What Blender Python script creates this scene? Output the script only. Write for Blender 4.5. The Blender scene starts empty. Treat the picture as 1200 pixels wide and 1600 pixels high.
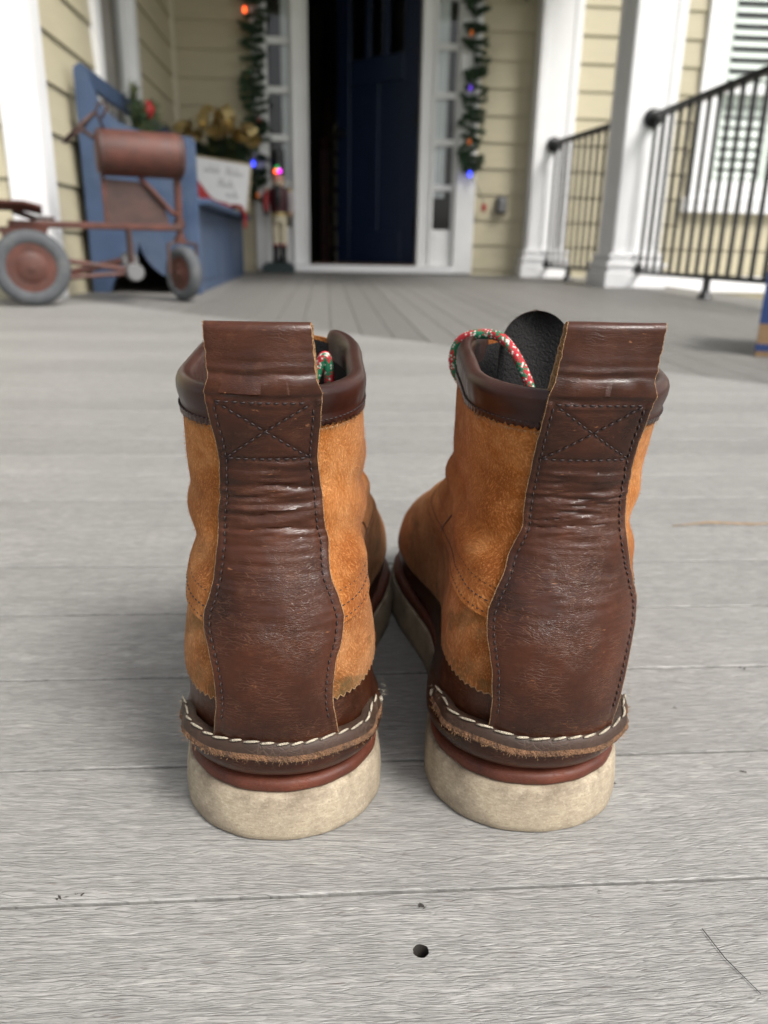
import bpy, bmesh, math, random
import numpy as np
from mathutils import Vector, Matrix, noise as mnoise

random.seed(7)
rng = np.random.default_rng(7)
C = bpy.context.scene.collection
SC = bpy.context.scene
R = math.radians
SLOPE = 0.0125            # the porch floor rises gently towards the house

# ------------------------------------------------------------------ camera
F_PX, PITCH, YAW, ROLL = 1220.0, R(18.4996), R(4.3498), R(1.1)
cam_d = bpy.data.cameras.new('camera')
cam = bpy.data.objects.new('camera', cam_d)
C.objects.link(cam)
fwd = Vector((math.sin(YAW) * math.cos(PITCH), math.cos(YAW) * math.cos(PITCH), -math.sin(PITCH)))
rt0 = Vector((math.cos(YAW), -math.sin(YAW), 0))
up0 = rt0.cross(fwd)
rt = rt0 * math.cos(ROLL) + up0 * math.sin(ROLL)
up = rt.cross(fwd)
cam.matrix_world = Matrix(((rt.x, up.x, -fwd.x, 0), (rt.y, up.y, -fwd.y, 0), (rt.z, up.z, -fwd.z, 0.24), (0, 0, 0, 1)))
cam_d.sensor_fit = 'HORIZONTAL'
cam_d.sensor_width = 36.0
cam_d.lens = 36.0 * F_PX / 1200.0
cam_d.clip_start = 0.01
cam_d.clip_end = 500
cam_d.dof.use_dof = True
cam_d.dof.focus_distance = 0.285
cam_d.dof.aperture_fstop = 15.5
SC.camera = cam
SC.render.resolution_x, SC.render.resolution_y = 768, 1024

# ------------------------------------------------------------------ sky, sun, exposure
SUN_EL, SUN_AZ = R(50), R(138)      # azimuth from +y, clockwise: behind the camera, to the right
world = bpy.data.worlds.new('World')
SC.world = world
world.use_nodes = True
nt = world.node_tree
nt.nodes.clear()
w_out = nt.nodes.new('ShaderNodeOutputWorld')
w_bg = nt.nodes.new('ShaderNodeBackground')
w_hs = nt.nodes.new('ShaderNodeHueSaturation')
w_sky = nt.nodes.new('ShaderNodeTexSky')
w_sky.sky_type = 'NISHITA'
w_sky.sun_disc = False
w_sky.sun_elevation = SUN_EL
w_sky.sun_rotation = SUN_AZ
w_sky.air_density = 1.0
w_sky.dust_density = 4.0
w_hs.inputs['Saturation'].default_value = 0.22     # thin overcast
w_bg.inputs['Strength'].default_value = 0.105
nt.links.new(w_sky.outputs[0], w_hs.inputs['Color'])
nt.links.new(w_hs.outputs[0], w_bg.inputs['Color'])
nt.links.new(w_bg.outputs[0], w_out.inputs['Surface'])
sun_d = bpy.data.lights.new('sun', 'SUN')
sun_d.energy = 1.75
sun_d.angle = R(20)
sun_d.color = (1.0, 0.965, 0.92)
sun = bpy.data.objects.new('sun', sun_d)
C.objects.link(sun)
sd = Vector((math.sin(SUN_AZ) * math.cos(SUN_EL), math.cos(SUN_AZ) * math.cos(SUN_EL), math.sin(SUN_EL)))
sun.rotation_euler = sd.to_track_quat('Z', 'Y').to_euler()
sun.location = (3, -4, 6)
SC.view_settings.view_transform = 'Standard'
SC.view_settings.look = 'None'
SC.view_settings.exposure = 1.05
SC.view_settings.gamma = 1.0
SC.view_settings.use_curve_mapping = False
SC.render.film_transparent = False
SC.cycles.max_bounces = 8
SC.cycles.transparent_max_bounces = 12


# ------------------------------------------------------------------ helpers
class NT:
    """small wrapper for writing node trees"""
    def __init__(s, name):
        s.m = bpy.data.materials.new(name)
        s.m.use_nodes = True
        s.t = s.m.node_tree
        s.t.nodes.clear()
        s.out = s.t.nodes.new('ShaderNodeOutputMaterial')
        s.b = s.t.nodes.new('ShaderNodeBsdfPrincipled')
        s.t.links.new(s.b.outputs[0], s.out.inputs[0])

    def put(s, sock, v):
        if isinstance(v, bpy.types.NodeSocket):
            s.t.links.new(v, sock)
        elif isinstance(v, (tuple, list)) and len(v) == 3 and sock.type == 'RGBA':
            sock.default_value = (*v, 1)
        else:
            sock.default_value = v

    def n(s, typ, _o=0, **kw):
        nd = s.t.nodes.new('ShaderNode' + typ)
        for k, v in kw.items():
            if k.startswith('i_'):
                key = k[2:]
                key = int(key) if key.isdigit() else key
                s.put(nd.inputs[key], v)
            else:
                setattr(nd, k, v)
        return nd.outputs[_o]

    def obj(s):
        return s.n('TexCoord', 3)

    def scale(s, vec, sc, loc=(0, 0, 0), rot=(0, 0, 0)):
        return s.n('Mapping', i_0=vec, i_1=loc, i_2=rot, i_3=sc)

    def noise(s, vec, sc, det=2, rough=.5, dist=0.):
        return s.n('TexNoise', i_Vector=vec, i_Scale=sc, i_Detail=det, i_Roughness=rough, i_Distortion=dist)

    def vor(s, vec, sc, feature='DISTANCE_TO_EDGE', rnd=1.0):
        return s.n('TexVoronoi', feature=feature, i_Vector=vec, i_Scale=sc, i_Randomness=rnd)

    def ramp(s, fac, a, b, va=0., vb=1.):
        return s.n('MapRange', i_0=fac, i_1=a, i_2=b, i_3=va, i_4=vb)

    def math(s, op, a, b=0.):
        return s.n('Math', operation=op, i_0=a, i_1=b)

    def mix(s, fac, a, b):
        nd = s.t.nodes.new('ShaderNodeMix')
        nd.data_type = 'RGBA'
        s.put(nd.inputs[0], fac)
        s.put(nd.inputs[6], a)
        s.put(nd.inputs[7], b)
        return nd.outputs[2]

    def bump(s, h, strength, dist, normal=None):
        nd = s.t.nodes.new('ShaderNodeBump')
        s.put(nd.inputs['Height'], h)
        nd.inputs['Strength'].default_value = strength
        nd.inputs['Distance'].default_value = dist
        if normal is not None:
            s.t.links.new(normal, nd.inputs['Normal'])
        return nd.outputs[0]

    def set(s, **kw):
        for k, v in kw.items():
            s.put(s.b.inputs[k.replace('_', ' ')], v)
        return s.m


def simple(name, col, rough=.5, var=.15, sc=30., bump=.0, bsc=200., metal=0., stretch=(1, 1, 1), dirt=None, dirt_amt=.0):
    t = NT(name)
    v = t.scale(t.obj(), stretch)
    n1 = t.noise(v, sc, 5, .6)
    lo = tuple(c * (1 - var) for c in col)
    hi = tuple(min(1, c * (1 + var)) for c in col)
    c = t.mix(t.ramp(n1, .3, .7), lo, hi)
    if dirt:
        n2 = t.noise(v, sc * .37, 6, .65)
        c = t.mix(t.ramp(n2, .5, .72, 0, dirt_amt), c, dirt)
    t.set(Base_Color=c, Roughness=t.ramp(n1, .2, .8, rough * .85, min(1, rough * 1.15)), Metallic=metal)
    if bump:
        t.set(Normal=t.bump(t.noise(v, bsc, 3), bump, .002))
    return t.m


class MB:
    """collects verts and faces (with material slots) for ONE mesh object"""
    def __init__(s):
        s.v, s.f, s.m = [], [], []

    def add(s, vs, fs, mi=0):
        o = len(s.v)
        s.v += [tuple(p) for p in vs]
        s.f += [tuple(i + o for i in f) for f in fs]
        s.m += [mi] * len(fs) if isinstance(mi, int) else list(mi)

    def box(s, x0, x1, y0, y1, z0, z1, ch=0., mi=0):
        if ch <= 0:
            vs = [(x, y, z) for z in (z0, z1) for y in (y0, y1) for x in (x0, x1)]
            s.add(vs, [(0, 2, 3, 1), (4, 5, 7, 6), (0, 1, 5, 4), (2, 6, 7, 3), (0, 4, 6, 2), (1, 3, 7, 5)], mi)
            return
        ch = min(ch, (x1 - x0) * .45, (y1 - y0) * .45, (z1 - z0) * .45)
        bm = bmesh.new()
        bmesh.ops.create_cube(bm, size=1)
        for v in bm.verts:
            v.co = ((x0 + x1) / 2 + v.co.x * (x1 - x0), (y0 + y1) / 2 + v.co.y * (y1 - y0), (z0 + z1) / 2 + v.co.z * (z1 - z0))
        bmesh.ops.bevel(bm, geom=list(bm.edges), offset=ch, segments=1, affect='EDGES', profile=.5)
        s.bm(bm, mi)

    def bm(s, bm, mi=0):
        bm.verts.index_update()
        s.add([v.co.copy() for v in bm.verts], [[v.index for v in f.verts] for f in bm.faces], mi)
        bm.free()

    def tube(s, pts, rad, n=8, closed=False, caps=True, mi=0):
        pts = [Vector(p) for p in pts]
        k = len(pts)
        rads = rad if isinstance(rad, (list, tuple)) else [rad] * k
        rings = []
        prev = None
        for i, p in enumerate(pts):
            if closed:
                t = pts[(i + 1) % k] - pts[i - 1]
            else:
                t = pts[min(i + 1, k - 1)] - pts[max(i - 1, 0)]
            t.normalize()
            if prev is None:
                a = Vector((0, 0, 1)) if abs(t.z) < .9 else Vector((1, 0, 0))
                prev = (a - t * a.dot(t)).normalized()
            else:
                prev = (prev - t * prev.dot(t)).normalized()
            b = t.cross(prev)
            rings.append([p + (prev * math.cos(2 * math.pi * j / n) + b * math.sin(2 * math.pi * j / n)) * rads[i] for j in range(n)])
        vs = [q for r in rings for q in r]
        fs = []
        for i in range(k if closed else k - 1):
            a, b2 = i * n, ((i + 1) % k) * n
            for j in range(n):
                j2 = (j + 1) % n
                fs.append((a + j, a + j2, b2 + j2, b2 + j))
        if caps and not closed:
            fs.append(tuple(range(n - 1, -1, -1)))
            fs.append(tuple(range((k - 1) * n, k * n)))
        s.add(vs, fs, mi)

    def lathe(s, prof, c=(0, 0, 0), axis='z', n=20, mi=0):
        """prof: list of (radius, height) along axis"""
        vs, fs = [], []
        c = Vector(c)
        for r, h in prof:
            for j in range(n):
                a = 2 * math.pi * j / n
                p, q = r * math.cos(a), r * math.sin(a)
                vs.append(c + Vector({'z': (p, q, h), 'x': (h, p, q), 'y': (q, h, p)}[axis]))
        for i in range(len(prof) - 1):
            for j in range(n):
                j2 = (j + 1) % n
                fs.append((i * n + j, i * n + j2, (i + 1) * n + j2, (i + 1) * n + j))
        fs.append(tuple(range(n - 1, -1, -1)))
        fs.append(tuple(range((len(prof) - 1) * n, len(prof) * n)))
        s.add(vs, fs, mi)

    def prism(s, poly, d0, d1, plane='xz', mi=0, fan=None):
        """extrude a 2-D polygon (list of pairs) between d0 and d1 along the third axis; concave is fine"""
        def P(a, b, d):
            return {'xz': (a, d, b), 'yz': (d, a, b), 'xy': (a, b, d)}[plane]
        bm = bmesh.new()
        vs0 = [bm.verts.new(P(a, b, d0)) for a, b in poly]
        f0 = bm.faces.new(vs0)
        r = bmesh.ops.extrude_face_region(bm, geom=[f0])
        dv = Vector(P(0, 0, d1 - d0))
        for e in r['geom']:
            if isinstance(e, bmesh.types.BMVert):
                e.co += dv
        bmesh.ops.triangulate(bm, faces=[f for f in bm.faces if len(f.verts) > 4])
        bmesh.ops.recalc_face_normals(bm, faces=list(bm.faces))
        s.bm(bm, mi)

    def grid(s, P, mi=0, flip=False, wrap=False):
        """P: array rows x cols x 3"""
        r, c = P.shape[:2]
        fs = []
        for i in range(r - 1):
            for j in range(c if wrap else c - 1):
                j2 = (j + 1) % c
                q = (i * c + j, i * c + j2, (i + 1) * c + j2, (i + 1) * c + j)
                fs.append(q[::-1] if flip else q)
        s.add([tuple(p) for p in P.reshape(-1, 3)], fs, mi)

    def build(s, name, mats, parent=None, smooth=False, angle=None, world=False, recalc=False):
        me = bpy.data.meshes.new(name)
        vs = s.v
        if world and parent is not None:
            l = parent.location
            vs = [(p[0] - l.x, p[1] - l.y, p[2] - l.z) for p in vs]
        me.from_pydata(vs, [], s.f)
        mats = mats if isinstance(mats, (list, tuple)) else [mats]
        for m in mats:
            me.materials.append(m)
        if len(mats) > 1:
            me.polygons.foreach_set('material_index', s.m)
        if recalc:
            bm = bmesh.new()
            bm.from_mesh(me)
            bmesh.ops.recalc_face_normals(bm, faces=list(bm.faces))
            bm.to_mesh(me)
            bm.free()
        if smooth:
            me.polygons.foreach_set('use_smooth', [True] * len(me.polygons))
            if angle:
                me.set_sharp_from_angle(angle=R(angle))
        me.update()
        o = bpy.data.objects.new(name, me)
        C.objects.link(o)
        if parent is not None:
            o.parent = parent
        return o


def tag(o, label=None, cat=None, group=None, kind=None):
    for k, v in (('label', label), ('category', cat), ('group', group), ('kind', kind)):
        if v:
            o[k] = v
    return o


def empty(name, loc, rz=0., label=None, cat=None, group=None, kind=None):
    o = bpy.data.objects.new(name, None)
    o.empty_display_size = .05
    C.objects.link(o)
    o.location = loc
    o.rotation_euler = (0, 0, rz)
    return tag(o, label, cat, group, kind)


def inst(src, parent, loc=None, rot=None, scale=None):
    o = src.copy()
    C.objects.link(o)
    o.parent = parent
    if loc is not None:
        o.location = loc
    if rot is not None:
        o.rotation_euler = rot
    if scale is not None:
        o.scale = scale
    return o


def zf(y):
    return SLOPE * y


# ------------------------------------------------------------------ materials
def mat_deck(name, base, wear, sheen):
    t = NT(name)
    oi = t.t.nodes.new('ShaderNodeObjectInfo')
    rnd = oi.outputs['Random']
    comb = t.n('CombineXYZ', i_0=t.math('MULTIPLY', rnd, 37.), i_1=t.math('MULTIPLY', rnd, 11.), i_2=0.)
    v = t.n('VectorMath', operation='ADD', i_0=t.obj(), i_1=comb)
    # slow wobble that bends the embossed grain
    wob = t.noise(t.scale(v, (2.2, 9., 1.)), 1., 2)
    wv = t.n('CombineXYZ', i_0=0., i_1=t.math('MULTIPLY', wob, .05), i_2=0.)
    vg = t.n('VectorMath', operation='ADD', i_0=v, i_1=wv)
    g1 = t.noise(t.scale(vg, (70., 520., 1.)), 1., 3, .6)
    g2 = t.noise(t.scale(vg, (170., 1000., 1.)), 1., 3, .65)
    g3 = t.noise(t.scale(vg, (12.0, 90., 1.)), 1., 4, .6)
    pat = t.noise(v, 5., 4, .6)
    lo = tuple(c * .72 for c in base)
    hi = tuple(min(1., c * 1.30) for c in base)
    grain = t.math('ADD', t.math('MULTIPLY', g1, .55), t.math('MULTIPLY', g2, .45))
    c = t.mix(t.ramp(grain, .36, .64), lo, hi)
    c = t.mix(t.ramp(g3, .35, .62, 0, .5), c, tuple(x * .72 for x in base))
    # pale scuffed flecks where the coating has worn through
    fl = t.noise(t.scale(vg, (75., 260., 1.)), 1., 4, .65)
    flm = t.math('MULTIPLY', t.ramp(fl, .54, .66), t.ramp(t.noise(v, 11., 5, .65), .40, .58))
    c = t.mix(t.math('MULTIPLY', flm, .28), c, wear)
    # darker specks and reddish fibres in the compound
    sp = t.noise(t.scale(vg, (110., 700., 1.)), 1., 2, .5)
    c = t.mix(t.ramp(sp, .64, .72, 0, .5), c, (.10, .065, .055))
    c = t.mix(t.ramp(pat, .35, .7, 0, .22), c, tuple(x * .72 for x in base))
    hs = t.n('HueSaturation', i_Color=c, i_Value=t.ramp(rnd, 0, 1, .91, 1.08))
    st = t.noise(v, 2.3, 5, .6)
    c2 = t.mix(t.ramp(st, .55, .75, 0, .25), hs, tuple(x * .6 for x in base))
    eg = t.noise(t.scale(vg, (26., 300., 1.)), 1., 2, .5)
    line = t.ramp(t.math('ABSOLUTE', t.math('SUBTRACT', eg, .5)), .0, .035, 1, 0)
    eg2 = t.noise(t.scale(vg, (60., 620., 1.), loc=(3, 7, 0)), 1., 2, .5)
    line2 = t.ramp(t.math('ABSOLUTE', t.math('SUBTRACT', eg2, .5)), .0, .05, 1, 0)
    ln_ = t.math('MAXIMUM', line, t.math('MULTIPLY', line2, .6))
    c2 = t.mix(t.math('MULTIPLY', ln_, .33), c2, tuple(x * .42 for x in base))
    b1 = t.bump(t.math('SUBTRACT', t.math('MULTIPLY', grain, .7), t.math('MULTIPLY', ln_, .35)), .8, .0013)
    t.set(Base_Color=c2, Roughness=t.ramp(grain, .3, .7, .62, .42), Normal=b1)
    t.b.inputs['Specular IOR Level'].default_value = sheen
    return t.m


def mat_leather(name, dark, mid, light, rough=.38, crack=1., sx=150., sz=880., bumpd=.0005, spec=.34, zone=False):
    t = NT(name)
    v = t.obj()
    dc = t.n('TexNoise', 1, i_Vector=v, i_Scale=70., i_Detail=3.)
    vd = t.n('VectorMath', operation='MULTIPLY_ADD', i_0=dc, i_1=(.006, .006, .005), i_2=v)
    dc2 = t.n('TexNoise', 1, i_Vector=v, i_Scale=420., i_Detail=2.)
    vd = t.n('VectorMath', operation='MULTIPLY_ADD', i_0=dc2, i_1=(.0012, .0012, .0010), i_2=vd)
    cr = t.vor(t.scale(vd, (sx, sx, sz)), 1.)
    cr2 = t.vor(t.scale(vd, (sx * 2.3, sx * 2.3, sz * 1.9)), 1.)
    m1 = t.ramp(t.noise(v, 48., 4, .6), .46, .62)
    m2 = t.ramp(t.noise(t.scale(v, (1, 1, 1), loc=(3, 5, 1)), 34., 4, .6), .46, .62)
    edge = t.math('MULTIPLY', t.ramp(cr, .0, .060, 1, 0), m1)
    edge2 = t.math('MULTIPLY', t.ramp(cr2, .0, .075, 1, 0), m2)
    e = t.math('MAXIMUM', edge, t.math('MULTIPLY', edge2, .85))
    if zone:        # the tab is handled less than the heel: fewer cracks up there
        sep = t.t.nodes.new('ShaderNodeSeparateXYZ')
        t.t.links.new(v, sep.inputs[0])
        e = t.math('MULTIPLY', e, t.ramp(sep.outputs[2], .100, .180, 1.1, .35))
    bl = t.noise(v, 26., 5, .62)
    c = t.mix(t.ramp(bl, .34, .66), dark, mid)
    ab = t.noise(t.scale(vd, (1, 1, 1.3), loc=(1, 2, 3)), 85., 8, .78)
    c = t.mix(t.ramp(ab, .54, .78, 0, .34), c, light)
    c = t.mix(t.math('MULTIPLY', e, .32 * crack), c, light)
    # small pale nicks
    sc = t.noise(t.scale(vd, (260, 260, 900)), 1., 2, .5)
    scm = t.math('MULTIPLY', t.ramp(sc, .69, .75), t.ramp(t.noise(v, 60., 3), .52, .64))
    c = t.mix(t.math('MULTIPLY', scm, .7 * crack), c, tuple(min(1, x * 1.7) for x in light))
    pore = t.noise(v, 1700., 2)
    wr = t.noise(t.scale(vd, (60., 60., 420.)), 1., 4, .6)
    h = t.math('ADD', t.math('MULTIPLY', e, -.45), t.math('MULTIPLY', pore, .10))
    h = t.math('ADD', h, t.math('MULTIPLY', wr, .5))
    t.set(Base_Color=c, Roughness=t.ramp(t.math('ADD', bl, t.math('MULTIPLY', e, .4)), .3, .9, rough * .85, rough * 1.4),
          Normal=t.bump(h, .5, bumpd))
    t.b.inputs['Specular IOR Level'].default_value = spec
    return t.m


def mat_suede(name, dark, mid, light, stain=.0):
    t = NT(name)
    v = t.obj()
    w = t.n('TexNoise', 1, i_Vector=v, i_Scale=30., i_Detail=2.)
    vd = t.n('VectorMath', operation='MULTIPLY_ADD', i_0=w, i_1=(.03, .03, .03), i_2=v)
    big = t.noise(vd, 19., 4, .62)
    mid_n = t.noise(vd, 95., 4, .6)
    fine = t.noise(t.scale(vd, (1, 1, .55)), 1250., 3, .7)
    c = t.mix(t.ramp(big, .36, .64), dark, mid)
    # nap brushed the other way reads lighter
    c = t.mix(t.math('MULTIPLY', t.ramp(mid_n, .36, .68, 0, .75), t.ramp(big, .42, .62, .15, 1.)), c, light)
    c = t.mix(t.ramp(fine, .38, .64, .38, 0), c, tuple(x * .5 for x in dark))
    c = t.mix(t.ramp(fine, .52, .72, 0, .45), c, tuple(min(1, x * 1.25) for x in light))
    if stain:
        sn = t.noise(t.scale(v, (1, 1, 1.6), loc=(.3, .7, .2)), 34., 5, .65)
        c = t.mix(t.ramp(sn, .52, .68, 0, stain), c, (.075, .055, .02))
    h = t.math('ADD', t.math('MULTIPLY', fine, 1.), t.math('MULTIPLY', mid_n, .7))
    t.set(Base_Color=c, Roughness=.95, Normal=t.bump(h, .8, .0007))
    t.b.inputs['Specular IOR Level'].default_value = .12
    t.b.inputs['Sheen Weight'].default_value = .14
    t.b.inputs['Sheen Roughness'].default_value = .5
    t.b.inputs['Sheen Tint'].default_value = (1., .75, .5, 1)
    return t.m


def mat_sole():
    t = NT('crepe_rubber')
    v = t.obj()
    st = t.noise(t.scale(v, (330., 330., 1000.)), 1., 5, .7)
    bl = t.noise(v, 30., 6, .65)
    fine = t.noise(v, 900., 3, .6)
    c = t.mix(t.ramp(st, .3, .7), (.31, .250, .172), (.49, .415, .305))
    c = t.mix(t.ramp(bl, .40, .64, 0, .75), c, (.20, .16, .12))
    c = t.mix(t.ramp(t.noise(t.scale(v, (1, 1, 1), loc=(5, 1, 2)), 44., 6, .7), .58, .72, 0, .6), c, (.15, .12, .09))
    c = t.mix(t.ramp(fine, .55, .72, 0, .5), c, (.60, .53, .41))
    c = t.mix(t.ramp(t.noise(v, 1500., 2, .5), .62, .70, 0, .55), c, (.12, .095, .07))
    sep = t.t.nodes.new('ShaderNodeSeparateXYZ')
    t.t.links.new(v, sep.inputs[0])
    grime = t.math('MULTIPLY', t.ramp(sep.outputs[2], .012, .0215), t.ramp(t.noise(v, 60., 5, .7), .38, .62))
    c = t.mix(t.math('MULTIPLY', grime, .5), c, (.13, .095, .065))
    h = t.math('ADD', st, t.math('MULTIPLY', fine, .6))
    t.set(Base_Color=c, Roughness=.8, Normal=t.bump(h, .4, .0005))
    t.b.inputs['Specular IOR Level'].default_value = .25
    return t.m


def mat_raw_edge():
    t = NT('raw_leather_edge')
    v = t.obj()
    n1 = t.noise(v, 1100., 3, .7)
    n2 = t.noise(v, 120., 3)
    c = t.mix(t.ramp(n1, .35, .65), (.19, .09, .035), (.42, .26, .13))
    c = t.mix(t.ramp(n2, .5, .7, 0, .5), c, (.10, .045, .025))
    t.set(Base_Color=c, Roughness=.9, Normal=t.bump(n1, 1., .0008))
    return t.m


def mat_cord():
    t = NT('braided_cord')
    uv = t.n('UVMap')
    sep = t.t.nodes.new('ShaderNodeSeparateXYZ')
    t.t.links.new(uv, sep.inputs[0])
    u, w = sep.outputs[0], sep.outputs[1]           # u in strands along the cord, w in strands round it
    a = t.math('ADD', u, w)
    b = t.math('SUBTRACT', u, w)
    ia, ib = t.math('FLOOR', a), t.math('FLOOR', b)
    wn = t.n('TexWhiteNoise', noise_dimensions='2D', i_Vector=t.n('CombineXYZ', i_0=ia, i_1=ib))
    blk = t.noise(t.n('CombineXYZ', i_0=t.math('MULTIPLY', u, .16), i_1=t.math('MULTIPLY', w, .25), i_2=3.), 1., 1)
    sel = t.math('ADD', t.math('MULTIPLY', wn, .30), blk)
    red, grn, wht = (.50, .012, .025), (.0, .19, .085), (.72, .68, .60)
    c = t.mix(t.math('GREATER_THAN', sel, .64), red, grn)
    c = t.mix(t.math('GREATER_THAN', wn, .84), c, wht)
    fa = t.math('PINGPONG', a, .5)
    fb = t.math('PINGPONG', b, .5)
    h = t.math('MINIMUM', fa, fb)
    c = t.mix(t.ramp(h, 0, .12, .6, 0), c, (.03, .012, .012))
    t.set(Base_Color=c, Roughness=.55, Normal=t.bump(h, .8, .0006))
    return t.m


def glow(name, col, strength):
    t = NT(name)
    t.set(Base_Color=tuple(c * .5 for c in col), Roughness=.2, Emission_Color=(*col, 1), Emission_Strength=strength)
    return t.m


def mat_glass(name, tint=(.95, .965, .955)):
    t = NT(name)
    t.t.nodes.remove(t.b)
    tr = t.t.nodes.new('ShaderNodeBsdfTransparent')
    tr.inputs[0].default_value = (*tint, 1)
    gl = t.t.nodes.new('ShaderNodeBsdfGlossy')
    gl.inputs['Roughness'].default_value = .02
    lw = t.t.nodes.new('ShaderNodeFresnel')
    lw.inputs['IOR'].default_value = 1.6
    nz = t.n('TexNoise', i_Vector=t.obj(), i_Scale=3., i_Detail=1.)
    bp = t.bump(nz, .3, .004)
    t.t.links.new(bp, gl.inputs['Normal'])
    mx = t.t.nodes.new('ShaderNodeMixShader')
    geo = t.t.nodes.new('ShaderNodeNewGeometry')
    front = t.math('SUBTRACT', 1., geo.outputs['Backfacing'])      # reflect once per pane, at the face the light enters
    t.t.links.new(t.math('MULTIPLY', lw.outputs[0], front), mx.inputs[0])
    t.t.links.new(tr.outputs[0], mx.inputs[1])
    t.t.links.new(gl.outputs[0], mx.inputs[2])
    t.t.links.new(mx.outputs[0], t.out.inputs[0])
    return t.m


M = {}
M['deck_front'] = mat_deck('lit_deck', (.284, .276, .260), (.56, .54, .49), .5)  # lit copy of the deck colour, paler for the open sky
M['deck_back'] = mat_deck('shaded_deck', (.190, .183, .170), (.33, .32, .29), .4)  # same decking, porch shade and duller sheen put into a darker colour
M['leather'] = mat_leather('brown_pullup_leather', (.020, .0056, .0026), (.064, .0172, .0066), (.21, .092, .042), .30, spec=.37, zone=True)
M['leather_plain'] = mat_leather('brown_smooth_leather', (.022, .0070, .0050), (.044, .0135, .0085), (.11, .048, .030), .32, crack=.2, bumpd=.0002)
M['leather_old'] = mat_leather('scuffed_leather', (.030, .018, .012), (.050, .026, .017), (.14, .085, .055), .5, crack=.9, sx=160, sz=200)
M['suede'] = mat_suede('rust_suede', (.215, .057, .009), (.375, .122, .022), (.57, .270, .100))
M['suede_stained'] = mat_suede('stained_suede', (.205, .062, .013), (.355, .126, .031), (.54, .27, .115), .8)
M['nap'] = simple('suede_fibre', (.42, .14, .028), .95, .35, 60)
M['sole'] = mat_sole()
M['welt'] = mat_leather('red_brown_welt', (.060, .017, .010), (.15, .040, .021), (.27, .11, .06), .5, crack=.9, sx=260, sz=500, bumpd=.0009)
M['edge'] = mat_raw_edge()
M['edge_dark'] = simple('dark_raw_edge', (.15, .075, .036), .9, .5, 300, .8, 900, dirt=(.05, .028, .02), dirt_amt=.7)
M['lining'] = simple('tan_lining', (.42, .15, .07), .8, .2, 60, .3, 400)
M['black_suede'] = simple('black_suede', (.007, .0065, .0065), .95, .5, 500, .6, 900)
M['dark_thread'] = simple('dark_thread', (.022, .011, .010), .6, .3, 900)
M['cream_thread'] = simple('cream_thread', (.40, .35, .265), .9, .4, 300, .6, 1500)
M['cord'] = mat_cord()
M['siding'] = simple('cream_fibre_siding', (.455, .41, .285), .6, .05, 6, .15, 60, stretch=(1, 1, 6), dirt=(.36, .31, .21), dirt_amt=.2)
M['siding_light'] = simple('pale_cream_trim', (.60, .55, .43), .55, .05, 6)
M['white'] = simple('white_trim_paint', (.78, .78, .77), .45, .03, 7, .1, 40, dirt=(.6, .58, .53), dirt_amt=.25)
M['white_out'] = simple('white_exterior_paint', (.80, .80, .80), .45, .03, 6, .1, 40, dirt=(.64, .63, .60), dirt_amt=.25)
M['navy'] = simple('navy_door_paint', (.008, .017, .045), .4, .1, 8, .1, 50)
M['bench'] = simple('denim_blue_paint', (.040, .068, .128), .5, .16, 9, .2, 60, dirt=(.12, .15, .20), dirt_amt=.45)
M['iron'] = simple('black_iron', (.010, .010, .011), .42, .2, 40, .1, 300, metal=.0)
M['rust'] = simple('rusty_red_metal', (.080, .024, .0145), .6, .35, 22, .4, 150, dirt=(.040, .024, .018), dirt_amt=.8)
M['rust_dark'] = simple('dark_rusty_steel', (.050, .024, .019), .6, .35, 30, .3, 150, dirt=(.09, .035, .022), dirt_amt=.6)
M['tyre'] = simple('aged_grey_rubber', (.072, .077, .082), .85, .2, 40, .3, 200, dirt=(.14, .14, .135), dirt_amt=.5)
M['grey_metal'] = simple('grey_cast_metal', (.17, .17, .17), .5, .2, 20, .1, 100, metal=.3)
M['glass'] = mat_glass('window_glass')
M['sky_strip'] = simple('pale_sky_strip', (.80, .82, .84), .8, .05, 30)  # pale tone for sky reflected in the sidelights
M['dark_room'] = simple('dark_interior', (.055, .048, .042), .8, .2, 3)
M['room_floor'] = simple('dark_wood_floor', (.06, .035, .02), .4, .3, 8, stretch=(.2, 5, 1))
M['shutter'] = simple('pale_green_shutter', (.78, .81, .77), .5, .04, 9)
M['needle'] = simple('pine_needle_green', (.030, .066, .028), .7, .45, 60)
M['needle2'] = simple('olive_leaf_green', (.085, .105, .035), .7, .45, 60)
M['wire'] = simple('dark_green_wire', (.012, .03, .015), .5, .2, 60)
M['gold'] = simple('gold_ribbon', (.66, .52, .25), .38, .3, 40, .2, 100, metal=.8)
M['red_cloth'] = simple('red_knit_cloth', (.30, .018, .022), .9, .3, 40, .7, 400, dirt=(.40, .22, .16), dirt_amt=.6)
M['red'] = simple('red_lacquer', (.32, .01, .012), .4, .2, 40)
M['paper'] = simple('white_sign_board', (.80, .80, .79), .6, .03, 9)
M['ink'] = simple('grey_sign_ink', (.15, .15, .16), .7, .1, 40)
M['pale_wood'] = simple('pale_wood_frame', (.45, .36, .22), .6, .2, 40)
M['carton'] = simple('brown_cardboard', (.26, .165, .085), .85, .12, 30, .2, 200)
M['carton_blue'] = simple('blue_printed_cardboard', (.018, .045, .15), .5, .12, 30, .1, 200)
M['black'] = simple('black_lacquer', (.008, .008, .009), .35, .2, 40)
M['cream_paint'] = simple('cream_lacquer', (.62, .55, .40), .5, .1, 40)
M['skin_paint'] = simple('peach_lacquer', (.55, .36, .24), .5, .1, 40)
M['lilac'] = simple('pale_grey_cloth', (.42, .38, .38), .7, .1, 40)
M['maroon'] = simple('maroon_lacquer', (.06, .012, .018), .5, .2, 40)
M['base_green'] = simple('dark_green_base', (.02, .035, .035), .5, .2, 40)
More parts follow.
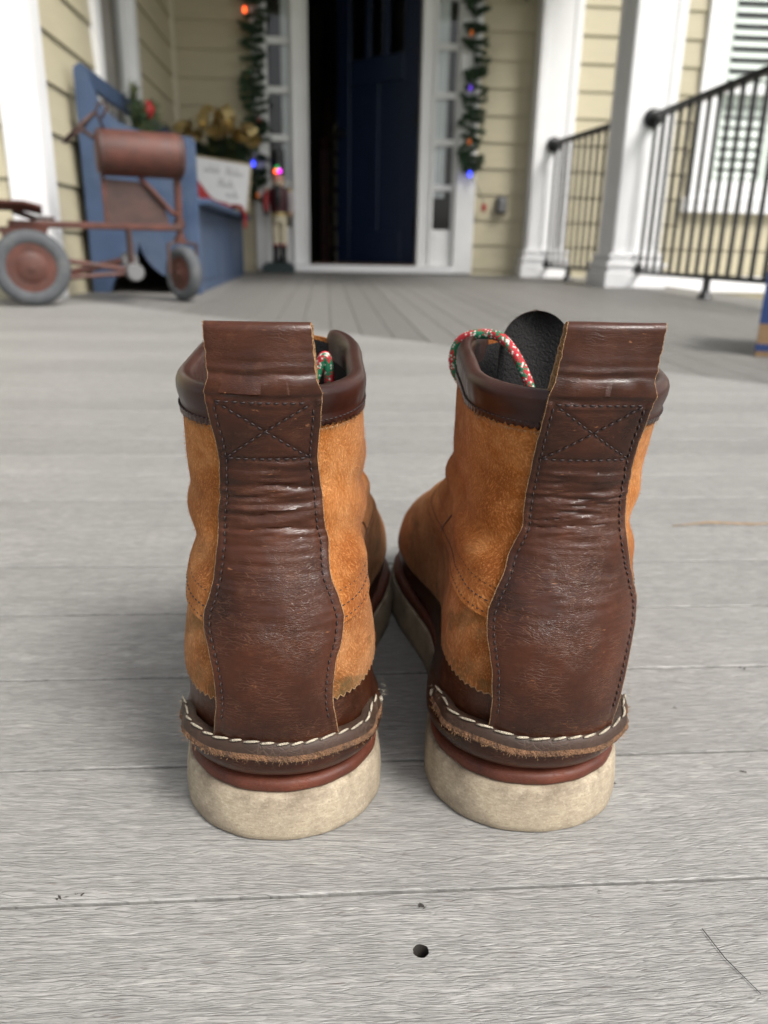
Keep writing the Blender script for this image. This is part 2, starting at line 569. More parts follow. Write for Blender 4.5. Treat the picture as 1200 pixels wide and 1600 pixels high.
M['straw'] = simple('dry_straw', (.30, .19, .09), .85, .3, 200)
M['lawn'] = simple('rough_lawn', (.065, .085, .03), .95, .4, 1.2, .5, 30)
M['concrete'] = simple('pale_concrete', (.42, .41, .39), .85, .12, 5, .3, 80)
M['wood_beam'] = simple('deck_joist_timber', (.03, .025, .02), .9, .2, 10)
M['glow_red'] = glow('lit_red_bulb', (1., .10, .02), 2.2)
M['glow_orange'] = glow('lit_orange_bulb', (1., .22, .02), .12)
M['glow_green'] = glow('lit_green_bulb', (.01, .55, .10), .5)
M['glow_blue'] = glow('lit_blue_bulb', (.03, .05, 1.), 2.6)
M['glow_violet'] = glow('lit_violet_bulb', (.16, .06, .75), .5)
M['dim_green'] = simple('unlit_green_bulb', (.01, .10, .03), .2, .1)
M['dim_red'] = simple('unlit_red_bulb', (.20, .02, .015), .2, .1)
M['glow_magenta'] = glow('lit_magenta_bulb', (.75, .03, .75), 2.0)

# ------------------------------------------------------------------ ground and deck
g = MB()
g.add([(-150, -150, 0), (150, -150, 0), (150, 150, 0), (-150, 150, 0)], [(0, 1, 2, 3)])
go = g.build('ground', M['lawn'])
go.location.z = -.62
tag(go, kind='structure')

SEAM = 2.215            # the mitre of the deck runs along x + y = SEAM
PITCHB, GAP = .0816, .0019
Y0 = .2405              # one joint lies here
XL, XR = -2.2, 2.10
dk = MB()
dk.box(-2.2, 2.10, -.9, 6.15, -.16, -.030)
deck = dk.build('deck', M['wood_beam'])
deck.rotation_euler = (math.atan(SLOPE), 0, 0)
tag(deck, kind='structure')


def board_mesh(poly, th=.024, ch=.0006):
    """a plank from a flat counter-clockwise outline, its top edges eased"""
    n = len(poly)
    c = [sum(p[k] for p in poly) / n for k in (0, 1)]
    inn = []
    for i in range(n):
        p0, p1, p2 = Vector(poly[i - 1]), Vector(poly[i]), Vector(poly[(i + 1) % n])
        d1, d2 = (p1 - p0).normalized(), (p2 - p1).normalized()
        n1, n2 = Vector((-d1.y, d1.x)), Vector((-d2.y, d2.x))
        inn.append(p1 + (n1 + n2) / max(.3, 1 + n1.dot(n2)) * ch)
    mb = MB()
    vs = [(p[0], p[1], -th) for p in poly] + [(p[0], p[1], -ch) for p in poly] + [(p.x, p.y, 0) for p in inn]
    fs = []
    for k in (0, 1):
        for i in range(n):
            j = (i + 1) % n
            fs.append((k * n + i, k * n + j, (k + 1) * n + j, (k + 1) * n + i))
    fs.append(tuple(range(2 * n, 3 * n)))
    mb.add(vs, fs)
    return mb


# planks that run across, in front of the mitre
k0, k1 = -12, 41
for k in range(k0, k1):
    ya, yb = Y0 + k * PITCHB + GAP / 2, Y0 + (k + 1) * PITCHB - GAP / 2
    xa = XL if ya < 3.19 else -1.05
    xb0, xb1 = min(XR, SEAM - ya - .0012), min(XR, SEAM - yb - .0012)
    if xb0 <= xa + .05:
        continue
    if yb > 3.19 and ya < 3.19:
        xa = -1.05
    if k == -1:
        # this plank has a screw hole
        bm = bmesh.new()
        out = [bm.verts.new((x, y, 0)) for x, y in ((xa, ya - ya), (xb0, 0), (xb1, yb - ya), (xa, yb - ya))]
        hx, hy, hr = .0325, .2135 - ya, .0029
        hj = [hr * random.uniform(.95, 1.04) for _ in range(20)]
        hole = [bm.verts.new((hx + hj[i] * math.cos(2 * math.pi * i / 20), hy + hj[i] * math.sin(2 * math.pi * i / 20), 0)) for i in range(20)]
        eds = [bm.edges.new((l[i], l[(i + 1) % len(l)])) for l in (out, hole) for i in range(len(l))]
        bmesh.ops.triangle_fill(bm, edges=eds, use_beauty=True, use_dissolve=False)
        bad = [f for f in bm.faces if (f.calc_center_median() - Vector((hx, hy, 0))).length < hr * .95]
        bmesh.ops.delete(bm, geom=bad, context='FACES_ONLY')
        low = [bm.verts.new((v.co.x, v.co.y, -.022)) for v in hole]
        bore = []
        for i in range(20):
            j = (i + 1) % 20
            bore.append(bm.faces.new((hole[i], hole[j], low[j], low[i])))
        lo2 = [bm.verts.new((v.co.x, v.co.y, -.024)) for v in out]
        for i in range(4):
            j = (i + 1) % 4
            bm.faces.new((out[i], lo2[i], lo2[j], out[j]))
        bmesh.ops.recalc_face_normals(bm, faces=list(bm.faces))
        for f_ in bm.faces:
            f_.material_index = 1 if f_ in bore else 0
        mi_ = [f_.material_index for f_ in bm.faces]
        mb = MB()
        mb.bm(bm, mi_)
    else:
        pl = [(xa, 0), (xb0, 0), (xb1, yb - ya), (xa, yb - ya)]
        mb = board_mesh(pl)
    b = mb.build('deck_board', [M['deck_front'], M['wood_beam']] if k == -1 else M['deck_front'], deck)
    b.location = (0, ya, random.uniform(-.0004, .0002))
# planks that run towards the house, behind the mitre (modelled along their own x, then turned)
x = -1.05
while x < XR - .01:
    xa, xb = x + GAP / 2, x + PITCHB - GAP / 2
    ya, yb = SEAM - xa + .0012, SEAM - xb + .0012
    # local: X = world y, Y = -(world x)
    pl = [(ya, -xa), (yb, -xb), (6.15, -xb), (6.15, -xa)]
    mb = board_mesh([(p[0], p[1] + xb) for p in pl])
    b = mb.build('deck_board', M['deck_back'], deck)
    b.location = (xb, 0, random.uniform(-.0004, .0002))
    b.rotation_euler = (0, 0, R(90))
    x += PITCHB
# the screw deep in the hole
s = MB()
s.lathe([(.0026, -.0105), (.0026, -.0086), (.0022, -.0082), (.0008, -.0083)], n=14)
sc_o = s.build('deck_screw', M['iron'], deck, smooth=True, angle=40)
sc_o.location = (.0325, .2135, -.008)


# ------------------------------------------------------------------ house
YW = 6.15
house = empty('house', (0, YW, 0), label='cream clapboard house with white trimmed sidelights behind the porch', cat='house')


def hb(name, mat, *boxes, ch=0., parent=None):
    mb = MB()
    for b in boxes:
        mb.box(*b, ch=ch)
    o = mb.build(name, mat, parent or house, world=False)
    return o


def hp(boxes, name, mat, ch=0.):
    mb = MB()
    for b in boxes:
        mb.box(*b, ch=ch)
    return mb.build(name, mat, house, world=True)


Z0, ZTOP = -.6, 2.745
ZK = [.2945 + .176 * k for k in range(-5, 14)]
# solid wall behind the boards (openings left free)
UL, UR = -.51, 1.09                      # door unit
WL, WR, WB, WT = 2.69, 3.95, .60, 2.25   # right-hand window
hp([(-1.05, UL, YW + .012, YW + .15, Z0, ZTOP), (UR, WL, YW + .012, YW + .15, Z0, ZTOP), (UL, UR, YW + .012, YW + .15, 2.30, ZTOP),
    (UL, UR, YW + .012, YW + .15, Z0, .085), (WL, WR, YW + .012, YW + .15, Z0, WB), (WL, WR, YW + .012, YW + .15, WT, ZTOP),
    (WR, 6.5, YW + .012, YW + .15, Z0, ZTOP)], 'wall', M['siding'])
LWY0, LWY1, LWB, LWT = 4.08, 4.96, .78, 2.25
hp([(-1.20, -1.062, 3.2, LWY0, Z0, ZTOP), (-1.20, -1.062, LWY1, YW + .15, Z0, ZTOP), (-1.20, -1.062, LWY0, LWY1, Z0, LWB),
    (-1.20, -1.062, LWY0, LWY1, LWT, ZTOP)], 'wall', M['siding'])
hp([(-6.5, -1.2, 3.212, 3.35, Z0, ZTOP)], 'wall', M['siding'])


def siding(axis, a0, a1, plane, sign, zlo=-9, zhi=9):
    """lapped boards on a wall; axis x: faces -y at y=plane; axis y: faces +x at x=plane"""
    for z in ZK:
        zb, zt = z, z + .176 + .012
        if zt < zlo + .03 or z + .088 > zhi:
            continue
        zb = max(zb, zlo)
        zt = min(zt, ZTOP - .004)
        if zt - zb < .03:
            continue
        mb = MB()
        j = random.uniform(-.0008, .0008)
        prof = [(0.011, zt), (.004, zt), (-.009 + j, zb + .002), (-.009 + j, zb), (.0105, zb)]
        vs, n = [], len(prof)
        for a in (a0, a1):
            for d, zz in prof:
                vs.append((a, plane + d, zz) if axis == 'x' else (plane - d, a, zz))
        fs = [tuple(range(n)), tuple(range(2 * n - 1, n - 1, -1))]
        for i in range(n):
            k = (i + 1) % n
            fs.append((i, n + i, n + k, k))
        mb.add(vs, fs)
        mb.build('siding_board', M['siding'], house, world=True, recalc=True)


siding('x', -1.02, UL - .002, YW, 1, .02)
siding('x', UR + .002, 1.50, YW, 1, .02)
siding('x', 1.745, WL - .004, YW, 1, -.3)
siding('x', WL - .004, WR + .004, YW, 1, -.3, WB - .05)
siding('x', WR + .004, 5.2, YW, 1, -.3)
siding('y', 3.325, LWY0 - .002, -1.05, 1, .0)
siding('y', LWY1 + .002, YW - .032, -1.05, 1, .0)
siding('y', LWY0 - .002, LWY1 + .002, -1.05, 1, .0, LWB - .06)
siding('x', -6.4, -1.162, 3.2, 1, -.1)
siding('x', UL - .002, UR + .002, YW, 1, 2.302)
siding('x', WL - .004, WR + .004, YW, 1, WT + .102)
siding('y', LWY0 - .002, LWY1 + .002, -1.05, 1, LWT + .002)
# corner boards
hp([(-1.160, -1.030, 3.185, 3.215, -.02, ZTOP), (-1.062, -1.0305, 3.2155, 3.325, -.02, ZTOP)], 'corner_trim', M['white_out'], .003)
hp([(-1.062, -1.021, YW - .030, YW - .001, .06, ZTOP)], 'corner_trim', M['siding_light'], .002)
# skirt below the deck line on the right
hp([(2.12, 5.2, YW - .03, YW + .011, -.02, .10)], 'water_table', M['white_out'], .003)
hp([(2.12, 6.5, 4.6, 6.1, -.34, -.26)], 'stoop', M['concrete'], .004)

# --- the door unit: frame, sidelights
fr = [
    (UL, -.425, YW - .035, YW + .11, .085, 2.30),            # left casing
    (-.235, -.125, YW - .02, YW + .11, .135, 2.24),          # left mullion
    (.672, .772, YW - .02, YW + .11, .135, 2.24),            # right mullion
    (.945, UR, YW - .035, YW + .11, .085, 2.30),             # right casing
    (-.425, .945, YW - .035, YW + .11, 2.24, 2.30),
]
hp(fr, 'door_frame', M['white'], .004)
hp([(-.140, -.1255, YW - .032, YW - .0205, .135, 2.24), (-.236, -.222, YW - .032, YW - .0205, .135, 2.24),
    (.673, .686, YW - .032, YW - .0205, .135, 2.24), (.758, .771, YW - .032, YW - .0205, .135, 2.24)], 'door_frame_bead', M['white'], .003)
hp([(-.425, .945, YW - .075, YW + .11, .0825, .133)], 'threshold', M['white_out'], .004)
hp([(-.124, .671, YW - .015, YW + .16, .1335, .147)], 'door_saddle', M['rust_dark'], .003)
PZ = [.405 + .305 * k for k in range(6)]
for (xa, xb, xo0, xo1, zb) in ((-.405, -.255, -.425, -.235, 0), (.787, .925, .772, .945, 0)):
    mb = MB()
    mb.box(xo0 + .0015, xa, YW + .012, YW + .05, .136, 2.238, .003)
    mb.box(xb, xo1 - .0015, YW + .012, YW + .05, .136, 2.238, .003)
    mb.box(xa, xb, YW + .0125, YW + .05, .136, .395, .003)
    sl = mb.build('sidelight', M['white'], house, world=True)
    first = None
    for k, z in enumerate(PZ):
        if z + .255 > 2.238:
            continue
        m2 = MB()
        m2.box(xa + .0005, xb - .0005, YW + .010, YW + .046, z + .258, min(z + .302, 2.236), .004)
        m2.build('muntin', M['white'], sl).location = (0, -YW, 0)
        m3 = MB()
        m3.box(xa + .0005, xb - .0005, YW + .027, YW + .032, z - .009, z + .2575)
        m3.build('pane', M['glass'], sl).location = (0, -YW, 0)
    mc = MB()  # added wavy strip behind the panes, stands in for reflected sky
    cx_ = np.linspace(xa + (.095 if xo0 < 0 else -.01), xb + .012 if xo0 < 0 else xa + .085, 40)
    Pc = np.zeros((2, 40, 3))
    Pc[:, :, 0] = cx_
    Pc[:, :, 1] = YW + .050 + .008 * np.sin(cx_ * 260)
    Pc[0, :, 2], Pc[1, :, 2] = .62, 2.23
    mc.grid(Pc)
    mc.build('sky_reflection_strip', M['sky_strip'], sl, smooth=True).location = (0, -YW, 0)
    m4 = MB()
    m4.box(xa + .012, xb - .012, YW + .008, YW + .0122, .18, .36, .003)
    m4.build('raised_panel', M['white'], sl).location = (0, -YW, 0)

# dark hall behind the open door
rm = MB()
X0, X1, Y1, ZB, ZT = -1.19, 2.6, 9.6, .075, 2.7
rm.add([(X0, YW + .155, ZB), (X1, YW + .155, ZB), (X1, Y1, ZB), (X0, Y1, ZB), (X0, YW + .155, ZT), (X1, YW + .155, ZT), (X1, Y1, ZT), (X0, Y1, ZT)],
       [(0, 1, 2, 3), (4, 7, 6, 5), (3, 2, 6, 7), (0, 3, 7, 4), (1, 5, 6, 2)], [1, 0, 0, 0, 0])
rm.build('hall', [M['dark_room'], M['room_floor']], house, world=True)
stair = empty('staircase', (-.02, 8.1, .08), label='staircase with white risers in the dark hall behind the navy door', cat='staircase')
for k in range(9):
    mb = MB()
    mb.box(.10, .95, k * .20, k * .20 + .03, k * .19, k * .19 + .155)
    mb.build('riser', M['cream_paint'], stair)
    mb = MB()
    mb.box(.08, .97, k * .20 - .03, k * .20 + .20, k * .19 + .1555, k * .19 + .189)
    mb.build('tread', M['room_floor'], stair)
for k in range(9):
    mb = MB()
    mb.lathe([(.02, 0), (.02, .2), (.012, .3), (.02, .5), (.012, .75)], (.05, k * .2 + .05, k * .19 + .19), n=10)
    mb.build('baluster', M['cream_paint'], stair, smooth=True, angle=50)
mb = MB()
mb.box(-.04, .06, -.12, -.02, .0, 1.05, .01)
mb.lathe([(.05, 1.05), (.07, 1.08), (.06, 1.14), (.02, 1.17)], (.01, -.07, 0), n=14)
mb.build('newel_post', M['rust'], stair)
mb = MB()
mb.tube([(.03, -.05, 1.0), (.03, 1.8, 2.75)], .032, 10)
mb.build('handrail', M['rust'], stair, smooth=True)

# --- navy door, hinged on the right, standing open into the hall
door = empty('front_door', (.668, YW + .075, .15), R(180 - 44), label='navy blue panelled front door standing open into the dark hall', cat='door')
DW, DH = .785, 2.06
st = .12
cols3 = [(.13, .285), (.325, .46), (.50, .655)]
mb = MB()
mb.box(0, .128, -.022, .022, 0, DH, .003)
mb.box(.657, DW, -.022, .022, 0, DH, .003)
mb.box(.128, .657, -.0218, .0218, 0, .24, .003)
mb.box(.128, .657, -.0218, .0218, 1.26, 1.44, .003)
mb.box(.128, .657, -.0218, .0218, 1.92, DH, .003)
mb.box(.362, .423, -.0215, .0215, .24, 1.26, .003)
mb.box(.285, .325, -.0215, .0215, 1.44, 1.92, .003)
mb.box(.46, .50, -.0215, .0215, 1.44, 1.92, .003)
mb.build('door_stiles', M['navy'], door)
for a, b in ((.128, .362), (.423, .657)):
    mb = MB()
    mb.box(a, b, -.008, .008, .24, 1.26)
    mb.build('door_panel', M['navy'], door)
for a, b in ((.128, .285), (.325, .46), (.50, .657)):
    mb = MB()
    mb.box(a, b, -.003, .003, 1.44, 1.92)
    mb.build('door_light', M['glass'], door)
for z in (.25, 1.0, 1.8):
    mb = MB()
    mb.box(-.012, .004, .0225, .034, z - .05, z + .05, .002)
    mb.tube([(-.006, .031, z - .056), (-.006, .031, z + .056)], .007, 8)
    mb.build('hinge', M['black'], door)
mb = MB()
for s_ in (-1, 1):
    mb.lathe([(.026, .0225 * s_), (.026, .03 * s_), (.010, .032 * s_), (.010, .055 * s_), (.026, .065 * s_), (.022, .085 * s_)], (.72, 0, .95), 'y', 16)
mb.build('door_knob', M['black'], door, smooth=True, angle=40)

# --- right-hand window with louvred shutters
hp([(WL, WL + .13, YW - .035, YW + .03, WB, WT + .1), (WR - .13, WR, YW - .035, YW + .03, WB, WT + .1),
    (WL + .13, WR - .13, YW - .035, YW + .03, WT - .03, WT + .1)], 'window_frame', M['white_out'], .004)
wsill = hp([(WL - .03, WR + .03, YW - .06, YW + .03, WB - .045, WB + .06), (WL + .13, WR - .13, YW - .030, YW + .03, WB + .0605, WB + .13)], 'window_sill', M['white_out'], .004)
win = MB()
for (za, zb, dy) in ((WB + .132, 1.44, .0), (1.36, WT - .032, .028)):
    xa, xb = WL + .132, WR - .132
    ya, yb = YW + .002 - dy, YW + .027 - dy
    win.box(xa, xa + .04, ya, yb, za, zb, .003)
    win.box(xb - .04, xb, ya, yb, za, zb, .003)
    win.box(xa + .04, xb - .04, ya, yb, za, za + .05, .003)
    win.box(xa + .04, xb - .04, ya, yb, zb - .05, zb, .003)
window = win.build('window', M['white_out'], house, world=True)
for (za, zb, y) in ((WB + .18, 1.40, YW + .014), (1.41, WT - .08, YW - .012)):
    mb = MB()
    mb.box(WL + .173, WR - .173, y, y + .004, za, zb)
    o = mb.build('pane', M['glass'], window)
    o.location = (0, -YW, 0)
# shutter leaves inside the glass: two leaves, stiles and tilted louvres
shut = MB()
xs = [WL + .185, (WL + WR) / 2 - .002, (WL + WR) / 2 + .002, WR - .185]
for a, b in ((xs[0], xs[1]), (xs[2], xs[3])):
    for (za, zb) in ((WB + .14, 1.38), (1.40, WT - .04)):
        shut.box(a, a + .05, YW + .060, YW + .088, za, zb, .002)
        shut.box(b - .05, b, YW + .060, YW + .088, za, zb, .002)
        shut.box(a + .05, b - .05, YW + .060, YW + .088, za, za + .06, .002)
        shut.box(a + .05, b - .05, YW + .060, YW + .088, zb - .08, zb, .002)
shutter = shut.build('window_shutter', M['shutter'], house, world=True)
slat = None
for a, b in ((xs[0], xs[1]), (xs[2], xs[3])):
    for (za, zb, tilt) in ((WB + .14, 1.38, 66), (1.40, WT - .04, 47)):
        z = za + .06 + .036
        while z < zb - .10:
            if slat is None:
                mb = MB()
                L = b - a - .104
                mb.lathe([(.0, -L / 2), (.004, -L / 2), (.004, L / 2), (.0, L / 2)], (0, 0, 0), 'x', 8)
                for i, v in enumerate(mb.v):
                    mb.v[i] = (v[0], v[1] * 8.6, v[2] * 1.1)
                slat = mb.build('shutter_slat', M['shutter'], shutter, smooth=True, angle=50)
                o = slat
            else:
                o = inst(slat, shutter)
            o.location = ((a + b) / 2, .074, z)
            o.rotation_euler = (R(tilt), 0, 0)
            z += .071
# dim room behind that window
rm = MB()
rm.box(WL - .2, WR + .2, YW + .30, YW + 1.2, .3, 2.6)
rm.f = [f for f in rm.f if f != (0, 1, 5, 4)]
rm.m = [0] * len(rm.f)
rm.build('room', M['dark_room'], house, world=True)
# --- left-hand window under the porch roof
hp([(-1.063, -1.020, LWY0, LWY0 + .10, LWB, LWT), (-1.063, -1.020, LWY1 - .10, LWY1, LWB, LWT), (-1.063, -1.020, LWY0 + .1, LWY1 - .1, LWT - .1, LWT),
    (-1.063, -1.000, LWY0 - .02, LWY1 + .02, LWB - .04, LWB)], 'window_frame', M['white'], .003)
mb = MB()
ya, yb = LWY0 + .101, LWY1 - .101
for (za, zb, dx) in ((LWB + .001, 1.52, -.012), (1.48, LWT - .101, .008)):
    mb.box(-1.075 + dx, -1.050 + dx, ya, ya + .05, za, zb, .002)
    mb.box(-1.075 + dx, -1.050 + dx, yb - .05, yb, za, zb, .002)
    mb.box(-1.075 + dx, -1.050 + dx, ya + .05, yb - .05, za, za + .05, .002)
    mb.box(-1.075 + dx, -1.050 + dx, ya + .05, yb - .05, zb - .05, zb, .002)
w2 = mb.build('window', M['white'], house, world=True)
mb = MB()
mb.box(-1.076, -1.072, ya + .045, yb - .045, LWB + .045, 1.48)
mb.build('pane', M['glass'], w2).location = (0, -YW, 0)
mb = MB()
mb.box(-1.060, -1.056, ya + .045, yb - .045, 1.525, LWT - .145)
mb.build('pane', M['glass'], w2).location = (0, -YW, 0)
# half drawn pale curtain behind it, dark beyond
mb = MB()
ys = np.linspace(ya + .30, yb, 60)
P = np.zeros((2, 60, 3))
P[:, :, 0] = -1.135 + .012 * np.sin(ys * 75)
P[:, :, 1] = ys
P[0, :, 2], P[1, :, 2] = LWB, LWT
mb.grid(P)
mb.build('curtain', M['lilac'], house, smooth=True, world=True)
rm = MB()
rm.box(-2.2, -1.205, LWY0 - .1, LWY1 + .1, LWB - .1, LWT + .1)
rm.f = [f for f in rm.f if f != (1, 3, 7, 5)]
rm.m = [0] * len(rm.f)
rm.build('room', M['dark_room'], house, world=True)
# porch roof over the sheltered part
hp([(-1.05, 2.08, 3.30, YW + .01, 2.725, 2.80), (-1.05, 2.08, 3.15, 3.295, 2.50, 2.80), (1.70, 1.96, 3.30, YW - .04, 2.50, 2.7245)], 'porch_roof', M['white'])


# ------------------------------------------------------------------ porch columns
def column(name, x0, x1, y0, y1, zb, label, capz=2.498):
    cx, cy = (x0 + x1) / 2, (y0 + y1) / 2
    o = empty(name, (cx, cy, zb), label=label, cat='column', group='white square porch columns')
    hx, hy = (x1 - x0) / 2, (y1 - y0) / 2
    mb = MB()
    mb.box(-hx, hx, -hy, hy, .19, capz - zb - .12, .002)
    # raised stiles round a sunk panel on the front and sides
    t = .006
    for sx in (-1, 1):
        mb.box(min(sx * hx, sx * (hx - .05)), max(sx * hx, sx * (hx - .05)), -hy - t, -hy + .001, .1905, capz - zb - .121, .002)
        mb.box(sx * hx - (.001 if sx > 0 else t), sx * hx + (t if sx > 0 else .001), -hy + .0005, -hy + .05, .1905, capz - zb - .121, .002)
        mb.box(sx * hx - (.001 if sx > 0 else t), sx * hx + (t if sx > 0 else .001), hy - .05, hy, .1905, capz - zb - .121, .002)
    mb.build('shaft', M['white_out'], o)
    mb = MB()
    e = .048

    def ring(d, za, zb2):
        mb.box(-hx - d, hx + d, -hy - d, hy + d, za, zb2, .004)
    ring(e, -.004, .085)
    ring(e * .72, .0855, .112)
    ring(e * .92, .1125, .138)
    ring(e * .45, .1385, .165)
    ring(e * .62, .1655, .1895)
    mb.build('base', M['white_out'], o)
    mb = MB()
    ring(.02, capz - zb - .1195, capz - zb - .075)
    ring(.045, capz - zb - .0745, capz - zb)
    mb.build('capital', M['white_out'], o)
    return o


column('porch_column', 1.69, 1.965, 4.76, 5.03, zf(4.76), 'free standing white porch column between the two black railings')
column('porch_column', 1.475, 1.75, 5.99, 6.128, zf(6.0), 'white engaged column against the clapboard wall right of the door')


# ------------------------------------------------------------------ railings
def railing(p0, p1, ztop, zbot, nb, label, flange0, foot_t, flange1=None):
    o = empty('porch_railing', (p0[0], p0[1], zf(p0[1])), math.atan2(p1[1] - p0[1], p1[0] - p0[0]), label, 'railing', 'black iron porch railings')
    L = math.hypot(p1[0] - p0[0], p1[1] - p0[1])
    z0 = zf(p0[1])
    for nm, z, h, w in (('top_rail', ztop, .020, .020), ('bottom_rail', zbot, .014, .014)):
        mb = MB()
        mb.box(0, L, -w, w, z - z0 - h, z - z0 + h * .6, .003)
        mb.build(nm, M['iron'], o)
    mb = MB()
    mb.box(-.0085, .0085, -.0085, .0085, zbot - z0 + .0085, ztop - z0 - .0205, .0015)
    b0 = mb.build('baluster', M['iron'], o)
    for i in range(nb):
        b = b0 if i == 0 else inst(b0, o)
        b.location = (.05 + i * (L - .1) / (nb - 1), 0, 0)
    for s_, fl in ((0, flange0), (1, flange1)):
        if fl is None:
            continue
        for z in (ztop, zbot):
            mb = MB()
            d = .004 if s_ == 0 else L - .004
            r = (.052, .045) if z == ztop else (.042, .036)
            mb.lathe([(r[0], -.012), (r[0], .004), (r[1], .012), (.026, .016), (.026, .040), (.01, .045)] if s_ == 0 else
                     [(.01, -.045), (.026, -.040), (.026, -.016), (r[1], -.012), (r[0], -.004), (r[0], .012)], (d, 0, z - z0 - (.01 if z == ztop else -.01)), 'x', 18)
            mb.build('flange', M['iron'], o, smooth=True, angle=40)
    for ft in foot_t:
        mb = MB()
        zg = zf(p0[1] + (p1[1] - p0[1]) * ft) - z0
        mb.box(ft * L - .014, ft * L + .014, -.014, .014, zg + .002, zbot - z0 - .0145, .002)
        mb.lathe([(.040, zg - .002), (.038, zg + .006), (.022, zg + .022), (.018, zg + .05)], (ft * L, 0, 0), n=16)
        mb.build('foot', M['iron'], o, smooth=True, angle=40)
    return o


railing((1.838, 4.752), (1.838, 2.62), .985, .150, 20, 'black iron railing running from the free standing column to the right edge', True, (.435,))
railing((1.615, 5.982), (1.735, 5.038), .985, .155, 10, 'short black iron railing between the engaged and the free standing column', True, (.45,), True)


# ------------------------------------------------------------------ boots
LV = np.array([
    # z     back   front  half  heel radius  toe radius  low
    (.022, .0055, .2990, .0462, .043, .080, 1.),
    (.034, .0035, .2990, .0468, .043, .080, 1.),
    (.046, .0025, .2980, .0465, .043, .080, 1.),
    (.060, .0010, .2850, .0450, .042, .080, .95),
    (.076, .0000, .2560, .0428, .042, .080, .80),
    (.092, .0015, .2180, .0396, .042, .070, .60),
    (.106, .0055, .1840, .0368, .041, .064, .40),
    (.120, .0110, .1580, .0347, .040, .056, .22),
    (.135, .0155, .1430, .0336, .039, .050, .10),
    (.150, .0165, .1340, .0342, .039, .046, .0),
    (.165, .0145, .1290, .0352, .040, .044, .0),
    (.185, .0110, .1270, .0358, .041, .044, .0),
    (.215, .0080, .1280, .0362, .041, .044, .0)])
_zs = np.linspace(.022, .215, 400)
_T = np.stack([np.interp(_zs, LV[:, 0], LV[:, k]) for k in range(1, 7)], 1)
_ker = np.exp(-np.linspace(-2, 2, 31) ** 2)
_ker /= _ker.sum()
_Tp = np.pad(_T, ((15, 15), (0, 0)), mode='edge')
_T = np.stack([np.convolve(_Tp[:, k], _ker, 'valid') for k in range(6)], 1)
GE = np.array([(0, .89), (.15, .89), (.25, .85), (.36, .77), (.47, .74), (.60, .88), (.72, 1.0), (.82, 1.02), (1., 1.0)])


def cap(y, L, rb, rf, n=2.15):
    """width profile of a closed outline of length L: a round heel, straight sides, a round toe"""
    tb = 1 - np.clip(y / rb, 0, 1)
    tf = 1 - np.clip((L - y) / rf, 0, 1)
    return np.maximum(1 - tb ** n, 0) ** (1 / n) * np.maximum(1 - tf ** n, 0) ** (1 / n)


_ge = np.interp(np.linspace(0, 1, 201), GE[:, 0], GE[:, 1])
_ge = np.convolve(np.pad(_ge, (20, 20), mode='edge'), np.hanning(41) / np.hanning(41).sum(), 'valid')
GE = np.stack([np.linspace(0, 1, 201), _ge], 1)


class Boot:
    def __init__(s, side, lean, seed, wscale=1.):
        s.med = -side           # sign of x of the inner side
        s.lean, s.seed, s.ws = lean, seed, wscale
        s.top = 1.

    def raw(s, phi, z):
        phi, z = np.broadcast_arrays(np.asarray(phi, float), np.asarray(z, float))
        zz = np.clip(z, .022, .215)
        yb, yf, W, rb, rf, low = [np.interp(zz, _zs, _T[:, k]) for k in range(6)]
        eta = (1 - np.cos(phi)) / 2
        sx = np.sin(phi)
        g = np.interp(eta, GE[:, 0], GE[:, 1]) - .07 * np.clip((eta - .45) / .2, 0, 1)
        g = 1 + (g - 1) * low
        hw = W * g * cap((yf - yb) * eta, yf - yb, rb, rf) * s.ws * (1 + (s.top - 1) * np.clip((zz - .14) / .04, 0, 1))
        cen = s.med * .010 * low * np.clip((eta - .2) / .5, 0, 1) ** 2 * (3 - 2 * np.clip((eta - .2) / .5, 0, 1))
        # the inner side of the waist is cut in, the outer side is fuller
        inn = (np.sign(sx) == s.med)
        hw = hw * np.where(inn, 1 - .10 * low * np.exp(-((eta - .42) / .16) ** 2), 1 + .08 * low * np.exp(-((eta - .42) / .16) ** 2))
        x = hw * np.sign(sx) + cen
        y = yb + (yf - yb) * eta
        # soft folds above the ankle
        k = s.seed * 1.7
        fold = np.exp(-((z - .128) / .022) ** 2) * np.clip(np.abs(sx) * 1.4 - .25, 0, 1)
        d = fold * (.0016 * np.sin(260 * z + 3.2 * phi + k) + .0012 * np.sin(140 * z - 5.1 * phi + 2 * k))
        d = d + .0007 * np.sin(3 * phi + 55 * z + k) * np.clip((z - .055) / .02, 0, 1)
        nx, ny = np.sign(sx) * np.abs(sx), -np.cos(phi)
        x = x + nx * d
        y = y + ny * d
        x = x + s.lean * np.clip(z - .045, 0, 1)
        return np.stack([x, y, z], -1)

    def surf(s, phi, z, off=0.):
        P = s.raw(phi, z)
        e = 1e-3
        dp = s.raw(np.asarray(phi) + e, z) - s.raw(np.asarray(phi) - e, z)
        dz = s.raw(phi, np.asarray(z) + e) - s.raw(phi, np.asarray(z) - e)
        n = np.cross(dp, dz)
        n /= np.maximum(np.linalg.norm(n, axis=-1, keepdims=True), 1e-9)
        return P + n * np.asarray(off)[..., None] if np.ndim(off) else P + n * off, n

    def phi_at(s, x, z, half=1.5):
        """angle on the back half where the surface has this x"""
        ph = np.linspace(-half, half, 301)
        xs_ = s.raw(ph, np.full_like(ph, z))[:, 0]
        return np.interp(x, xs_, ph)


